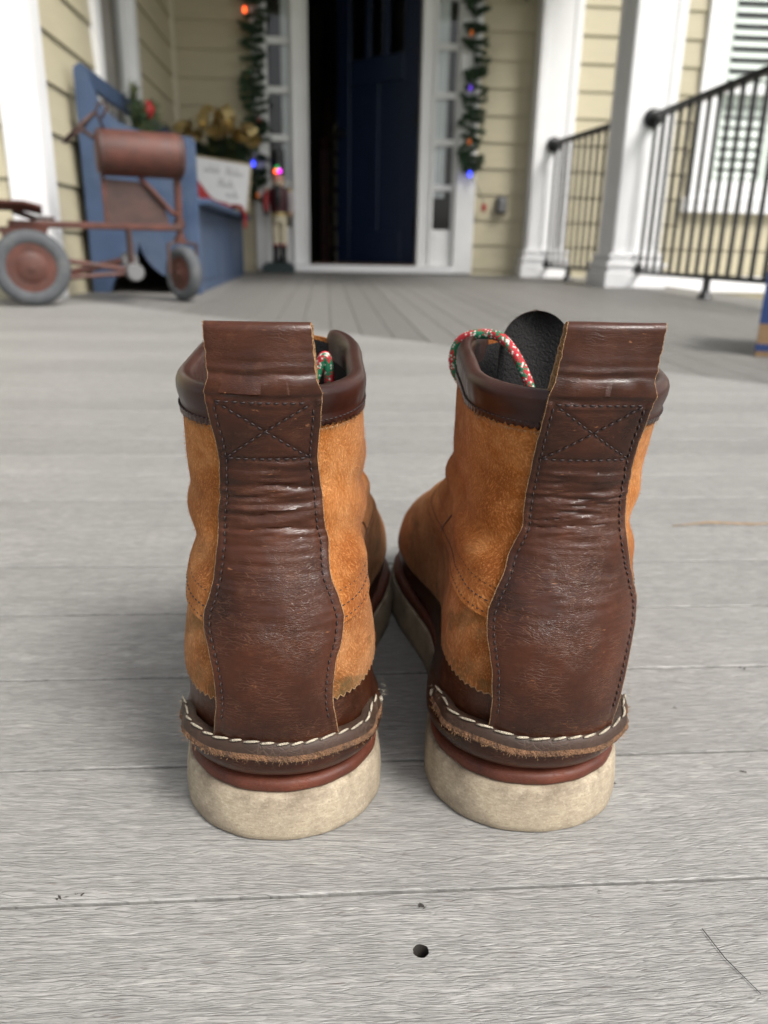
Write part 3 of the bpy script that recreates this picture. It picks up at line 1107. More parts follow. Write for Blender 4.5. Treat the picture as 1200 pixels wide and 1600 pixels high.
def stitches(mb, pts, nrm, length=.0026, gap=.0009, r=.00035, lift=.0003, mi=0, tilt=0., vary=.08):
    """a run of separate thread stitches along a polyline that lies on a surface"""
    pts = np.asarray(pts)
    nrm = np.asarray(nrm)
    seg = np.linalg.norm(np.diff(pts, axis=0), axis=1)
    cum = np.concatenate([[0], np.cumsum(seg)])
    t = 0.
    rj = random.Random(int(cum[-1] * 1e6))
    length0, gap0 = length, gap
    while t + length < cum[-1]:
        length = length0 * rj.uniform(1 - vary, 1 + vary)
        gap = gap0 * rj.uniform(1 - 2 * vary, 1 + 2.5 * vary)
        if t + length >= cum[-1]:
            break
        ts = np.linspace(t, t + length, 5)
        P = np.stack([np.interp(ts, cum, pts[:, k]) for k in range(3)], 1)
        N = np.stack([np.interp(ts, cum, nrm[:, k]) for k in range(3)], 1)
        N /= np.linalg.norm(N, axis=1, keepdims=True)
        h = lift * np.array([-.6, .7, 1., .7, -.6])
        P = P + N * h[:, None]
        if tilt:
            side = np.cross(N, P[-1] - P[0])
            side /= np.linalg.norm(side, axis=1, keepdims=True)
            P = P + side * (np.linspace(-tilt, tilt, 5))[:, None]
        mb.tube([tuple(p) for p in P], [r * .55, r, r * 1.08, r, r * .55], 6, mi=mi)
        t += length + gap


def sheet(mb, outer, inner, mi_out=0, mi_in=0, mi_edge=1, edges=('top', 'bottom', 'left', 'right')):
    """a thick panel from two matching point grids"""
    r, c = outer.shape[:2]
    o0 = len(mb.v)
    mb.grid(outer, mi_out)
    i0 = len(mb.v)
    mb.grid(inner, mi_in, flip=True)
    def rim(idx, flip):
        fs = []
        for a, b in zip(idx[:-1], idx[1:]):
            q = (o0 + a, o0 + b, i0 + b, i0 + a)
            fs.append(q[::-1] if flip else q)
        mb.f += fs
        mb.m += [mi_edge] * len(fs)
    if 'bottom' in edges:
        rim(list(range(c)), True)
    if 'top' in edges:
        rim([(r - 1) * c + j for j in range(c)], False)
    if 'left' in edges:
        rim([i * c for i in range(r)], False)
    if 'right' in edges:
        rim([i * c + c - 1 for i in range(r)], True)


def zig(t, depth):
    """pinked edge"""
    return depth * (2 * np.abs(t - np.floor(t + .5)))


def make_boot(name, label, side, loc, yaw, lean, seed, stay_x, stay_w, lace):
    B = Boot(side, lean, seed)
    B.top = lace['flare']
    rs = np.random.default_rng(seed)
    root = empty(name, loc, yaw, label, 'boot', 'pair of moccasin boots on the deck')
    root.rotation_euler[0] = math.atan(SLOPE)
    PI = math.pi

    # ---- crepe sole
    ph = np.linspace(-PI, PI, 181)[:-1]
    def outline(inset, z):
        eta = (1 - np.cos(ph)) / 2
        sx = np.sin(ph)
        g = np.interp(eta, GE[:, 0], GE[:, 1])
        inn = (np.sign(sx) == B.med)
        hw = (.0502) * g * cap(.302 * eta, .302, .0445, .085)
        hw = hw * np.where(inn, 1 - .10 * np.exp(-((eta - .42) / .16) ** 2), 1 + .08 * np.exp(-((eta - .42) / .16) ** 2))
        cen = B.med * .010 * np.clip((eta - .2) / .5, 0, 1) ** 2 * (3 - 2 * np.clip((eta - .2) / .5, 0, 1))
        x = hw * np.sign(sx)
        y = .302 * eta
        k = 1 - inset / .05
        yk = 1 - inset / .151
        wob = .00012 * np.sin(9 * ph + seed) + .00012 * np.sin(31 * ph + z * 300)
        return np.stack([x * k + cen + np.sign(sx) * wob, .151 + (y - .151) * yk - wob, np.full_like(ph, z)], -1)
    mb = MB()
    prof = [(.0026, .0), (.0009, .0003), (.0002, .0012), (.0, .0040), (.0, .010), (.0004, .015), (.0010, .0205), (.0018, .0220), (.0040, .0224)]
    rings = np.stack([outline(i_, z) for i_, z in prof])
    # ragged bottom rim, small chips
    n0 = len(mb.v)
    mb.grid(rings, 0, wrap=True)
    m_ = len(ph)
    mb.f.append(tuple(n0 + j for j in range(m_ - 1, -1, -1)))
    mb.m.append(0)
    mb.f.append(tuple(n0 + (len(prof) - 1) * m_ + j for j in range(m_)))
    mb.m.append(0)
    mb.build('sole', M['sole'], root, smooth=True, angle=50)
    # ---- welt
    mb = MB()
    prof = [(.0050, .0226), (.0034, .0228), (.0026, .0240), (.0026, .0264), (.0036, .0279), (.0060, .0284), (.0120, .0285)]
    mb.grid(np.stack([outline(i_, z) for i_, z in prof]), 0, wrap=True)
    mb.build('welt', M['welt'], root, smooth=True)
    # ---- dark moccasin vamp and heel cup
    zz = np.concatenate([np.linspace(.0270, .104, 46)])
    ph2 = np.linspace(-PI, PI, 221)
    PH, ZZ = np.meshgrid(ph2, zz)
    eta = (1 - np.cos(PH)) / 2
    tuck = -.0050 * np.clip(1 - (ZZ - .027) / .006, 0, 1) ** 1.5     # rolls in under itself at the welt
    bul = .0034 * np.exp(-((ZZ - .0375) / .0065) ** 2) * np.clip((1.25 - np.abs(PH)) / .35, 0, 1)
    Pv, _ = B.surf(PH, ZZ, tuck + bul)
    mb = MB()
    mb.grid(Pv)
    mb.build('vamp', M['leather'], root, smooth=True)

    # ---- suede band with a pinked lower edge
    def z_low(p):
        e = (1 - np.cos(p)) / 2
        return np.interp(e, [0, .05, .13, .19, .28, .40, .50, .62, .8, 1], [.0660, .0668, .0715, .0745, .0700, .0560, .0490, .0455, .0440, .0440])
    def z_mid(p):
        e = (1 - np.cos(p)) / 2
        return np.interp(e, [0, .03, .10, .16, .25, .42, .6, 1], [.0965, .0965, .0978, .1000, .0995, .0965, .0965, .098])
    ph3 = np.concatenate([np.linspace(.22, PI - .02, 640)])
    for sgn in (-1, 1):
        pp = sgn * ph3 if sgn > 0 else sgn * ph3[::-1]
        arc = np.concatenate([[0], np.cumsum(np.linalg.norm(np.diff(B.raw(pp, z_low(pp)), axis=0), axis=1))])
        jit = np.interp(arc, np.arange(0, arc[-1] + .002, .0011), rs.normal(0, .00022, int(arc[-1] / .0011) + 3)[:len(np.arange(0, arc[-1] + .002, .0011))])
        zl = z_low(pp) - zig(arc / .0031, .0017) + jit
        zt = z_mid(pp) + .004
        zl = np.minimum(zl, zt - .004)
        rows = np.concatenate([[0, .018], np.linspace(.05, 1, 17)])
        Z = zl[None] + (zt - zl)[None] * rows[:, None]
        PHg = np.broadcast_to(pp, Z.shape)
        puff = .0006 * np.sin(rows * PI)[:, None]
        o_, _ = B.surf(PHg, Z, .0017 + puff)
        i_, _ = B.surf(PHg, Z, -.0002 + 0 * puff)
        mb = MB()
        sheet(mb, o_, i_, 0, 0, 1)
        mb.m[:len(pp) - 1] = [1] * (len(pp) - 1)
        mb.build('suede_band', [M['suede_stained'], M['edge']], root, smooth=True, angle=60)
        # ---- suede quarter above it
        ph4 = np.linspace(.16, 2.86, 180)
        pq = sgn * ph4 if sgn > 0 else sgn * ph4[::-1]
        zl = z_mid(pq)
        zt = .1850 + .0125 * ((1 - np.cos(pq)) / 2) ** 1.5 - .002
        rows = np.linspace(0, 1, 50)
        Z = zl[None] + (zt - zl)[None] * rows[:, None]
        PHg = np.broadcast_to(pq, Z.shape)
        of = .0037 - .0009 * np.clip(rows[:, None] * 3, 0, 1)
        o_, n_ = B.surf(PHg, Z, of + 0 * Z)
        i_, _ = B.surf(PHg, Z, .0006 + 0 * Z)
        mb = MB()
        sheet(mb, o_, i_, 0, 0, 1)
        qt = mb.build('suede_quarter', [M['suede'], M['edge']], root, smooth=True, angle=60)
        # three rows of stitching along its lower edge
        mb = MB()
        p5 = np.linspace(.42, 2.3, 160) * sgn
        for dz in (.0022, .0080, .0155):
            e5 = (1 - np.cos(p5)) / 2
            z5 = z_mid(p5) + dz * (.75 + .2 * np.clip(e5 * 2, 0, 1))
            q5, m5 = B.surf(p5, z5, .0034 if dz < .012 else .0030)
            stitches(mb, q5, m5, .0019, .0010, .00026, .0002)
        mb.build('quarter_stitching', M['dark_thread'], qt, smooth=True)
        # short upright seam where the quarter ends over the vamp
        zz5 = np.linspace(.096, .116, 18)
        q5, m5 = B.surf(sgn * np.linspace(1.62, 1.50, 18), zz5, .0030)
        mb = MB()
        mb.tube([tuple(p) for p in q5], [.0002] + [.0007] * 16 + [.0002], 6)
        mb.build('vamp_seam', M['leather_plain'], root, smooth=True)
        # ---- fuzzy nap on the suede
        N = 5200
        pf = rs.uniform(.35, 2.5, N) * sgn
        ef = (1 - np.cos(pf)) / 2
        zf_ = rs.uniform(0, 1, N) * (.166 - z_low(pf)) + z_low(pf) + .0005
        on_band = zf_ < z_mid(pf)
        q, nn = B.surf(pf, zf_, np.where(on_band, .0020, .0031))
        d = nn * rs.uniform(.3, 1., N)[:, None] + rs.normal(0, .55, (N, 3)) + np.array([0, 0, -.25])
        d /= np.linalg.norm(d, axis=1, keepdims=True)
        ln = rs.uniform(.0004, .0011, N)[:, None]
        sd_ = np.cross(d, nn)
        sd_ /= np.maximum(np.linalg.norm(sd_, axis=1, keepdims=True), 1e-6)
        w_ = .00006
        V = np.stack([q - sd_ * w_, q + sd_ * w_, q + d * ln], 1).reshape(-1, 3)
        mb = MB()
        mb.v = [tuple(v) for v in V]
        mb.f = [(3 * k, 3 * k + 1, 3 * k + 2) for k in range(N)]
        mb.m = [0] * N
        nap = mb.build('suede_nap', M['nap'], qt)
        nap['kind'] = 'stuff'

    # ---- heel stay running up into the folded pull tab
    TOP = lace['top']
    zd = np.linspace(.040, .225, 371)
    kr = np.exp(-(np.arange(-24, 25) * .0005 / .0052) ** 2)
    kr /= kr.sum()
    def smooth(tab):
        v_ = np.interp(zd, tab[0], tab[1])
        return (zd, np.convolve(np.pad(v_, 24, mode='edge'), kr, 'valid'))
    stay_w, stay_x = smooth(stay_w), smooth(stay_x)
    z_rows = np.linspace(.0505, .190, 190)
    U = np.concatenate([[-1, -.988], np.linspace(-.955, .955, 57), [.988, 1]])
    mid_i = 30
    off_tab = np.interp(zd, [.0505, .062, .148, .165, .178, .186, .190], [.0041, .0053, .0053, .0060, .0074, .0087, .0090])
    off_tab = np.convolve(np.pad(off_tab, 24, mode='edge'), kr, 'valid')
    rowsP = []
    for z in z_rows:
        w = np.interp(z, *stay_w) / 2
        xc = np.interp(z, *stay_x)
        wl = w + .0003 * mnoise.noise(Vector((seed, z * 160, 0)))
        wr_ = w + .0003 * mnoise.noise(Vector((seed + 9, z * 160, 0)))
        xs_ = xc + np.where(U < 0, U * wl, U * wr_)
        phr = B.phi_at(xs_, z)
        p_, n_ = B.surf(phr, np.full_like(U, z), np.full_like(U, np.interp(z, zd, off_tab)))
        t_ = min(1., max(0., (z - .140) / .050))
        flat = 1 - .58 * t_ * t_ * (3 - 2 * t_)
        p_[:, 1] = p_[mid_i, 1] + (p_[:, 1] - p_[mid_i, 1]) * flat
        p_[:, 0] = xs_ + (p_[:, 0] - xs_) * flat
        rowsP.append(p_)
    low = np.array(rowsP)
    yc = low[-1][mid_i][1]
    curve = low[-1][:, 1] - yc
    # tab centre line beyond the collar roll: up, over and down inside
    path = [(.0003, .194), (.0008, .199), (.0013, .204), (.0016, .2075), (.0018, TOP - .003)]
    yt = .0018
    r_ = .0030
    for a in np.linspace(0, 180, 13)[1:]:
        path.append((yt + r_ * (1 - math.cos(R(a))), TOP - .003 + r_ * math.sin(R(a))))
    for z in np.linspace(TOP - .0045, .189, 14):
        path.append((yt + .0060 + (TOP - .003 - z) * .10, z))
    path = np.array(path)
    # densify
    seg = np.concatenate([[0], np.cumsum(np.linalg.norm(np.diff(path, axis=0), axis=1))])
    ts = np.linspace(0, seg[-1], 110)
    path = np.stack([np.interp(ts, seg, path[:, k]) for k in (0, 1)], 1)
    upper = []
    for i, (dy, z) in enumerate(path):
        f = math.exp(-((min(ts[i], .030)) / .020) ** 2)
        zz_ = min(z, .2155)
        w = np.interp(zz_, stay_w[0], stay_w[1]) / 2
        xc = np.interp(zz_, stay_x[0], stay_x[1])
        jag = .0005 * mnoise.noise(Vector((seed, ts[i] * 400, 4)))
        jag2 = .0005 * mnoise.noise(Vector((seed, ts[i] * 400, 8)))
        xs_ = xc + np.where(U < 0, U * (w + jag), U * (w + jag2))
        upper.append(np.stack([xs_, yc + dy + curve * (.45 + .55 * f), np.full_like(U, z)], -1))
    G = np.concatenate([low, np.array(upper)], 0)
    # relief: creases, wrinkles, the dents of the stitching
    dR = np.gradient(G, axis=0)
    dC = np.gradient(G, axis=1)
    Nn = np.cross(dC, dR)
    Nn /= np.linalg.norm(Nn, axis=-1, keepdims=True)
    arcl = np.concatenate([[0], np.cumsum(np.linalg.norm(np.diff(G[:, mid_i], axis=0), axis=1))])
    nrow = G.shape[0]
    D = np.zeros(G.shape[:2])
    k_att = len(z_rows)
    for i in range(nrow):
        z = G[i, mid_i, 2]
        inside = i > k_att + 54
        e1 = math.exp(-((z - .147) / .016) ** 2) if not inside else 0      # ankle creases
        e2 = math.exp(-((z - .1905) / .0060) ** 2) if not inside else 0    # bend where the tab starts
        e3 = math.exp(-((z - .112) / .02) ** 2) if not inside else 0
        for j in range(61):
            xx = G[i, j, 0]
            nz = mnoise.noise(Vector((xx * 60 + seed * 3, z * 50, seed)))
            nz2 = mnoise.noise(Vector((xx * 35 + seed, z * 420, 2.)))
            nz3 = mnoise.noise(Vector((xx * 90 + seed, z * 800, 5.)))
            fade = max(0., 1 - abs(U[j]) ** 4)
            nw = mnoise.noise(Vector((xx * 26 + 5 * seed, (z + .0012 * nz) * 300, 7.)))
            val = max(0., 1 - abs(nw) / .16)
            D[i, j] = (e1 * (.00085 * nz2 + .00035 * nz3 + .00030 * math.sin(z * 1050 + 3.5 * nz + 1.3 * U[j])) * (.35 + .65 * fade)
                       + e2 * (.0007 * math.sin(z * 1500 + 2 * nz) + .0003 * nz2) * (.5 + .5 * fade)
                       + e3 * .00030 * nz2 + .00022 * nz - (e1 * .00075 + e2 * .0006 + e3 * .00022) * val * (.3 + .7 * fade))
            # welt groove just inside the stitched margin
            if z < .186 and not inside:
                wd = .5 * np.interp(z, *stay_w)
                m = (1 - abs(U[j])) * wd - .0024
                D[i, j] -= .00040 * math.exp(-(m / .0007) ** 2)
                D[i, j] += .00025 * math.exp(-((m + .0012) / .0009) ** 2)
    # box with a cross, sewn through
    zb0, zb1 = .1640, .1858
    def box_uv(i, j):
        return U[j], (G[i, mid_i, 2] - zb0) / (zb1 - zb0)
    for i in range(k_att):
        z = G[i, mid_i, 2]
        if not (zb0 - .004 < z < zb1 + .004):
            continue
        wd = .5 * np.interp(z, *stay_w)
        um = 1 - .0024 / wd
        for j in range(61):
            t_ = (z - zb0) / (zb1 - zb0)
            dl = []
            if 0 <= t_ <= 1:
                dl += [abs(U[j] / um - (2 * t_ - 1)) * wd * .6, abs(U[j] / um + (2 * t_ - 1)) * wd * .6]
            dl += [abs(z - zb0), abs(z - zb1)]
            if abs(U[j]) < um + .05:
                D[i, j] -= .00055 * math.exp(-(min(dl) / .0007) ** 2)
    G2 = G + Nn * D[..., None]
    th = .0019
    Gin = G2 - Nn * th
    mb = MB()
    sheet(mb, G2, Gin, 0, 1, 1)
    for i in range(nrow - 1):
        mb.m[i * 60] = mb.m[i * 60 + 59] = 1
    stay = mb.build('heel_stay', [M['leather'], M['edge']], root, smooth=True, angle=60, recalc=False)
    # stitch runs on the stay
    mb = MB()
    def on_stay(us, rows_):
        P, Nq = [], []
        for u_, rr in zip(us, rows_):
            cj = np.interp(u_, U, np.arange(61))
            j0 = int(min(max(math.floor(cj), 0), 59))
            fj = cj - j0
            i0 = int(min(max(math.floor(rr), 0), nrow - 2))
            fi = rr - i0
            def bl(A):
                return (A[i0, j0] * (1 - fi) * (1 - fj) + A[i0, j0 + 1] * (1 - fi) * fj + A[i0 + 1, j0] * fi * (1 - fj) + A[i0 + 1, j0 + 1] * fi * fj)
            P.append(bl(G2))
            Nq.append(bl(Nn))
        return np.array(P), np.array(Nq)
    def row_of(z):
        return np.interp(z, G[:k_att + 30, mid_i, 2], np.arange(k_att + 30))
    zs_ = np.linspace(.060, zb1, 240)
    wds = .5 * np.interp(zs_, stay_w[0], stay_w[1])
    for sg in (-1, 1):
        us = sg * (1 - .0024 / wds)
        P, Nq = on_stay(us, row_of(zs_))
        stitches(mb, P, Nq, .0021, .0009, .00034, .00035)
    for zq in (zb0, zb1):
        wd = .5 * np.interp(zq, stay_w[0], stay_w[1])
        us = np.linspace(-1 + .003 / wd, 1 - .003 / wd, 60)
        P, Nq = on_stay(us, np.full(60, row_of(zq)))
        stitches(mb, P, Nq, .0021, .0008, .00034, .00035)
    for sg in (-1, 1):
        tt = np.linspace(0.01, .99, 60)
        zq = zb0 + tt * (zb1 - zb0)
        wd = .5 * np.interp(zq, stay_w[0], stay_w[1])
        P, Nq = on_stay(sg * (2 * tt - 1) * (1 - .0024 / wd), row_of(zq))
        stitches(mb, P, Nq, .0021, .0008, .00034, .00035)
    mb.build('stay_stitching', M['dark_thread'], stay, smooth=True)
    # frayed fibres along the raw edges of the tab
    mb = MB()
    nf = 420
    for sg in (0, 60):
        for _ in range(nf):
            i = int(rs.integers(k_att - 90, k_att + 54))
            p = G2[i, sg] - Nn[i, sg] * rs.uniform(0, th)
            d = np.array([1 if sg else -1, 0, 0]) * rs.uniform(.2, 1) + rs.normal(0, .5, 3)
            d *= rs.uniform(.0003, .0010) / np.linalg.norm(d)
            sdv = np.cross(d, [0, 1, .3])
            sdv = sdv / max(np.linalg.norm(sdv), 1e-9) * .00007
            mb.add([p - sdv, p + sdv, p + d], [(0, 1, 2)])
    fr_ = mb.build('edge_fibres', M['edge'], stay)
    fr_['kind'] = 'stuff'

    # ---- rolled collar, open at the front
    def z_col(p):
        return .1862 + .0110 * ((1 - np.cos(p)) / 2) ** 1.5
    op = 2.62
    pc = np.linspace(-op, op, 420)
    arc = np.concatenate([[0], np.cumsum(np.linalg.norm(np.diff(B.raw(pc, z_col(pc)), axis=0), axis=1))])
    prof = [(.0030, -.0108, 1), (.0039, -.0106, 1), (.0041, -.0092, 0), (.0035, -.0080, 0), (.0038, -.0064, 0), (.0042, -.0046, 0), (.0045, -.0024, 0),
            (.0044, .0002, 0), (.0036, .0020, 0), (.0024, .0031, 0), (.0008, .0035, 0), (-.0010, .0034, 0), (-.0022, .0016, 0), (-.0027, -.0016, 0), (-.0025, -.0060, 0), (-.0020, -.0140, 0)]
    rowsC = []
    jn = rs.normal(0, .0002, len(pc))
    for o_, dz, kind in prof:
        e = (1 - np.cos(pc)) / 2
        zc = z_col(pc) + dz
        if kind == 1:
            zc = zc - zig(arc / .0027, .0012) + jn
        wrk = .0003 * np.sin(arc * 900 + seed) * np.clip(1 - abs(dz + .005) / .006, 0, 1) * np.exp(-((e - .45) / .2) ** 2)
        endf = np.clip((op - np.abs(pc)) / .16, 0, 1)
        endf = np.sqrt(1 - (1 - endf) ** 2)
        # rounded ends: the section shrinks onto its own centre
        oc, zc0 = .0016, z_col(pc) - .003
        of = oc + (o_ - oc) * (.25 + .75 * endf) + wrk
        zz_ = zc0 + (zc - zc0) * (.25 + .75 * endf)
        p_, _ = B.surf(pc, np.minimum(zz_, .213), of)
        p_[:, 2] = zz_
        rowsC.append(p_)
    CG = np.array(rowsC)
    mb = MB()
    mb.grid(CG, 0)
    ncol = len(pc)
    mb.m[:ncol - 1] = [1] * (ncol - 1)
    for e_, fl in ((0, False), (ncol - 1, True)):
        f = [k * ncol + e_ for k in range(len(prof))]
        mb.f.append(tuple(f[::-1] if fl else f))
        mb.m.append(0)
    col = mb.build('collar', [M['leather_plain'], M['edge']], root, smooth=True, angle=70)
    mb = MB()
    sel = slice(10, ncol - 10)
    q, m_q = B.surf(pc[sel], z_col(pc[sel]) - .0085, .0039)
    stitches(mb, q, m_q, .0016, .0008, .00028, .0003)
    mb.build('collar_stitching', M['dark_thread'], col, smooth=True)
    # fringe of suede fibres under the pinked edge
    mb = MB()
    for _ in range(700):
        p0 = rs.uniform(-2.4, 2.4)
        q, n_ = B.surf(np.array([p0]), np.array([z_col(p0) - .0118]), .0036)
        d = np.array([0, 0, -1.]) + rs.normal(0, .45, 3) + n_[0] * .3
        d *= rs.uniform(.0006, .0019) / np.linalg.norm(d)
        s_ = np.cross(d, n_[0])
        s_ = s_ / max(np.linalg.norm(s_), 1e-9) * .00012
        mb.add([q[0] - s_, q[0] + s_, q[0] + d], [(0, 1, 2)])
    ff = mb.build('collar_fringe', M['edge'], col)
    ff['kind'] = 'stuff'

    # ---- lining
    pl = np.linspace(-2.9, 2.9, 90)
    zl_ = np.linspace(.06, .182, 14)
    PHg, Zg = np.meshgrid(pl, zl_)
    Zg = Zg + .012 * ((1 - np.cos(PHg)) / 2) ** 1.5 * (Zg / .182)
    q, _ = B.surf(PHg, Zg, -.0022)
    mb = MB()
    mb.grid(q, 0, flip=True)
    # tan calf round the back and outer side, dark facings by the laces
    fm = []
    for i in range(len(zl_) - 1):
        for j in range(len(pl) - 1):
            fm.append(0 if (pl[j] * B.med < .2 and abs(pl[j]) < 2.35) else 1)
    mb.m = fm
    mb.build('lining', [M['lining'], M['black_suede']], root, smooth=True)
    # ---- tongue, black suede inside
    tz, tx, ty, trot, tw = lace['tongue']
    s_r = np.concatenate([np.linspace(0, .8, 26), .8 + .2 * np.sin(np.linspace(.05, math.pi / 2 - .02, 24))])
    u_r = np.linspace(-1, 1, 31)
    O, I = [], []
    for s_ in s_r:
        z = .095 + (tz - .095) * s_
        top = max(0., (s_ - .80) / .20)
        hw = tw * math.sqrt(max(1e-4, 1 - top ** 2.6)) if top > 0 else tw
        xs_ = u_r * hw
        yy = .0045 * (u_r ** 2) * -1 + (s_ - .5) * .006 + .0010 * np.sin(4 * u_r + 5 * s_ + seed)
        ca, sa = math.cos(trot), math.sin(trot)
        xr, yr = xs_ * ca - yy * sa, xs_ * sa + yy * ca
        base = np.stack([tx + xr + lean * (z - .045) * 0, ty + yr, np.full_like(xr, z)], -1)
        O.append(base)
        I.append(base + np.array([-.0024 * -sa, .0024 * ca, 0]))
    mb = MB()
    sheet(mb, np.array(O), np.array(I), 0, 1, 1)
    mb.build('tongue', [M['black_suede'], M['leather_plain']], root, smooth=True, angle=50, recalc=True)
    # facing flap inside the collar, dark
    # ---- lace
    for pth in lace['paths']:
        pts = np.array(pth)
        # catmull-rom
        out = []
        Pp = np.vstack([2 * pts[0] - pts[1], pts, 2 * pts[-1] - pts[-2]])
        for i in range(1, len(Pp) - 2):
            for t in np.linspace(0, 1, 14, endpoint=False):
                a, b, c, d = Pp[i - 1], Pp[i], Pp[i + 1], Pp[i + 2]
                out.append(.5 * ((2 * b) + (-a + c) * t + (2 * a - 5 * b + 4 * c - d) * t * t + (-a + 3 * b - 3 * c + d) * t ** 3))
        out.append(pts[-1])
        mb = MB()
        mb.tube([tuple(p) for p in out], .00235, 14)
        lo_ = mb.build('lace', M['cord'], root, smooth=True)
        uvl = lo_.data.uv_layers.new(name='UVMap')
        seg = np.concatenate([[0], np.cumsum(np.linalg.norm(np.diff(np.array(out), axis=0), axis=1))])
        nring = len(out)
        for pol in lo_.data.polygons:
            for li, vi in zip(pol.loop_indices, pol.vertices):
                r_i, c_i = divmod(vi, 14)
                if len(pol.vertices) == 4:
                    cs = sorted(v % 14 for v in pol.vertices)
                    if cs[0] == 0 and cs[-1] == 13 and c_i == 0:
                        c_i = 14
                uvl.data[li].uv = (seg[min(r_i, nring - 1)] / .00125, c_i / 14 * 12)

    # ---- rolled heel seam: a thick folded strip, raw below, cream hand stitching
    pe = .66
    ps = np.linspace(-pe, pe, 240)
    def z_seam(p):
        return .0462 + .0020 * (np.abs(p) / pe) ** 2.2
    prof = [(-.0025, .0044, 0), (.0006, .0046, 0), (.0018, .0039, 0), (.0028, .0026, 0), (.0036, .0004, 0), (.0039, -.0010, 1), (.0043, -.0016, 1), (.0041, -.0023, 1), (.0024, -.0028, 0), (-.0025, -.0022, 0)]
    wave = .0009 * np.sin(ps * 5 + seed) + .0005 * np.sin(ps * 17 + 2 * seed)
    jit = np.array([mnoise.noise(Vector((p_ * 40, seed, 1))) + .6 * mnoise.noise(Vector((p_ * 160, seed, 1))) for p_ in ps]) * .0006
    def over_at(p):
        t_ = np.clip((.56 - np.abs(p)) / .10, 0, 1)
        return .0022 + .0026 * t_ * t_ * (3 - 2 * t_)
    over = over_at(ps)
    rowsS = []
    for o_, dz, rawm in prof:
        endf = np.clip((pe - np.abs(ps)) / .10, 0, 1)
        endf = np.sqrt(1 - (1 - endf) ** 2) * .8 + .2
        zz_ = z_seam(ps) + wave + dz * endf + (jit if rawm else 0)
        p_, _ = B.surf(ps, zz_, over + (o_ - .001) * endf + (jit if rawm else 0))
        rowsS.append(p_)
    SG = np.array(rowsS)
    mb = MB()
    mb.grid(SG, 0, flip=True)
    nc = len(ps)
    for r_i, (o_, dz, rawm) in enumerate(prof[:-1]):
        if prof[r_i][2] == 1 or prof[r_i + 1][2] == 1:
            if r_i >= 4:
                mb.m[r_i * (nc - 1):(r_i + 1) * (nc - 1)] = [1] * (nc - 1)
    for e_, fl in ((0, True), (nc - 1, False)):
        f = [k * nc + e_ for k in range(len(prof))]
        mb.f.append(tuple(f[::-1] if fl else f))
        mb.m.append(0)
    seam = mb.build('heel_seam', [M['leather_old'], M['edge_dark']], root, smooth=True, angle=60, recalc=True)
    mb = MB()
    q, n_ = B.surf(ps, z_seam(ps) + wave + .0049, over + .0006)
    stitches(mb, q, n_ * .6 + np.array([0, 0, .8]), .0062, .0008, .00050, .00015, tilt=.0004, vary=.28)
    q, n_ = B.surf(ps[60:-10], z_seam(ps[60:-10]) + wave[60:-10] - .0040, .0022)
    stitches(mb, q, n_, .0044, .0026, .00040, .0002, tilt=.0002, vary=.35)
    for e_ in (0, nc - 1):            # thread wrapped over the two ends
        c0 = SG[:, e_]
        n_e = B.surf(np.array([ps[e_]]), np.array([z_seam(ps[e_])]), 0.)[1][0]
        loop = [c0[1] + n_e * .001, c0[3] + n_e * .0008 + [0, 0, .0006], c0[5] + n_e * .001, c0[7] + n_e * .0005 - [0, 0, .001]]
        side_dir = np.array([np.sign(ps[e_]) * .3, .0012 / .0012, 0]) * .0009
        mb.tube([tuple(p + side_dir) for p in loop], .0008, 6)
    mb.build('heel_stitching', M['cream_thread'], seam, smooth=True)
    # loose cotton fluff at the seam ends and torn leather fibres beneath
    mb = MB()
    for _ in range(110):
        e_ = -1 if rs.random() < .5 else 1
        p0 = e_ * (pe + rs.normal(0, .05))
        q, n_ = B.surf(np.array([p0]), np.array([z_seam(p0) + .004 + rs.normal(0, .003)]), .0045)
        d = n_[0] * .5 + rs.normal(0, .7, 3)
        d *= rs.uniform(.001, .0034) / np.linalg.norm(d)
        s_ = np.cross(d, n_[0])
        s_ = s_ / max(np.linalg.norm(s_), 1e-9) * .00004
        mb.add([q[0] - s_, q[0] + s_, q[0] + d], [(0, 1, 2)])
    fl1 = mb.build('thread_fluff', M['cream_thread'], seam)
    fl1['kind'] = 'stuff'
    mb = MB()
    for _ in range(300):
        i = int(rs.integers(0, nc))
        p = SG[6, i] + rs.normal(0, .0006, 3)
        d = np.array([0, -.5, -1.]) + rs.normal(0, .6, 3)
        d *= rs.uniform(.0004, .0014) / np.linalg.norm(d)
        s_ = np.cross(d, [0, 1, 0])
        s_ = s_ / max(np.linalg.norm(s_), 1e-9) * .0001
        mb.add([p - s_, p + s_, p + d], [(0, 1, 2)])
    fl2 = mb.build('leather_fibres', M['edge'], seam)
    fl2['kind'] = 'stuff'
    return root


YAW_L, YAW_R = R(-1.5), R(-4.0)
stay_wL = ([.050, .060, .070, .0835, .099, .1145, .1355, .164, .186, .195, .2155], [.0465, .0425, .0402, .0422, .0494, .0388, .0346, .0314, .0366, .0376, .0366])
stay_xL = ([.05, .10, .14, .165, .19, .2155], [.0, .0, -.0005, -.0008, -.0010, -.0028])
stay_wR = ([.050, .060, .070, .082, .098, .1125, .134, .164, .186, .196, .2175], [.0480, .0478, .0488, .0518, .0572, .0480, .0354, .0342, .0352, .0362, .0348])
stay_xR = ([.05, .066, .10, .135, .165, .186, .196, .2175], [.0042, .0052, .0066, .0078, .0078, .0095, .0115, .0140])


def w2l(p, yaw):
    c_, s_ = math.cos(-yaw), math.sin(-yaw)
    return (p[0] * c_ - p[1] * s_, p[0] * s_ + p[1] * c_, p[2])


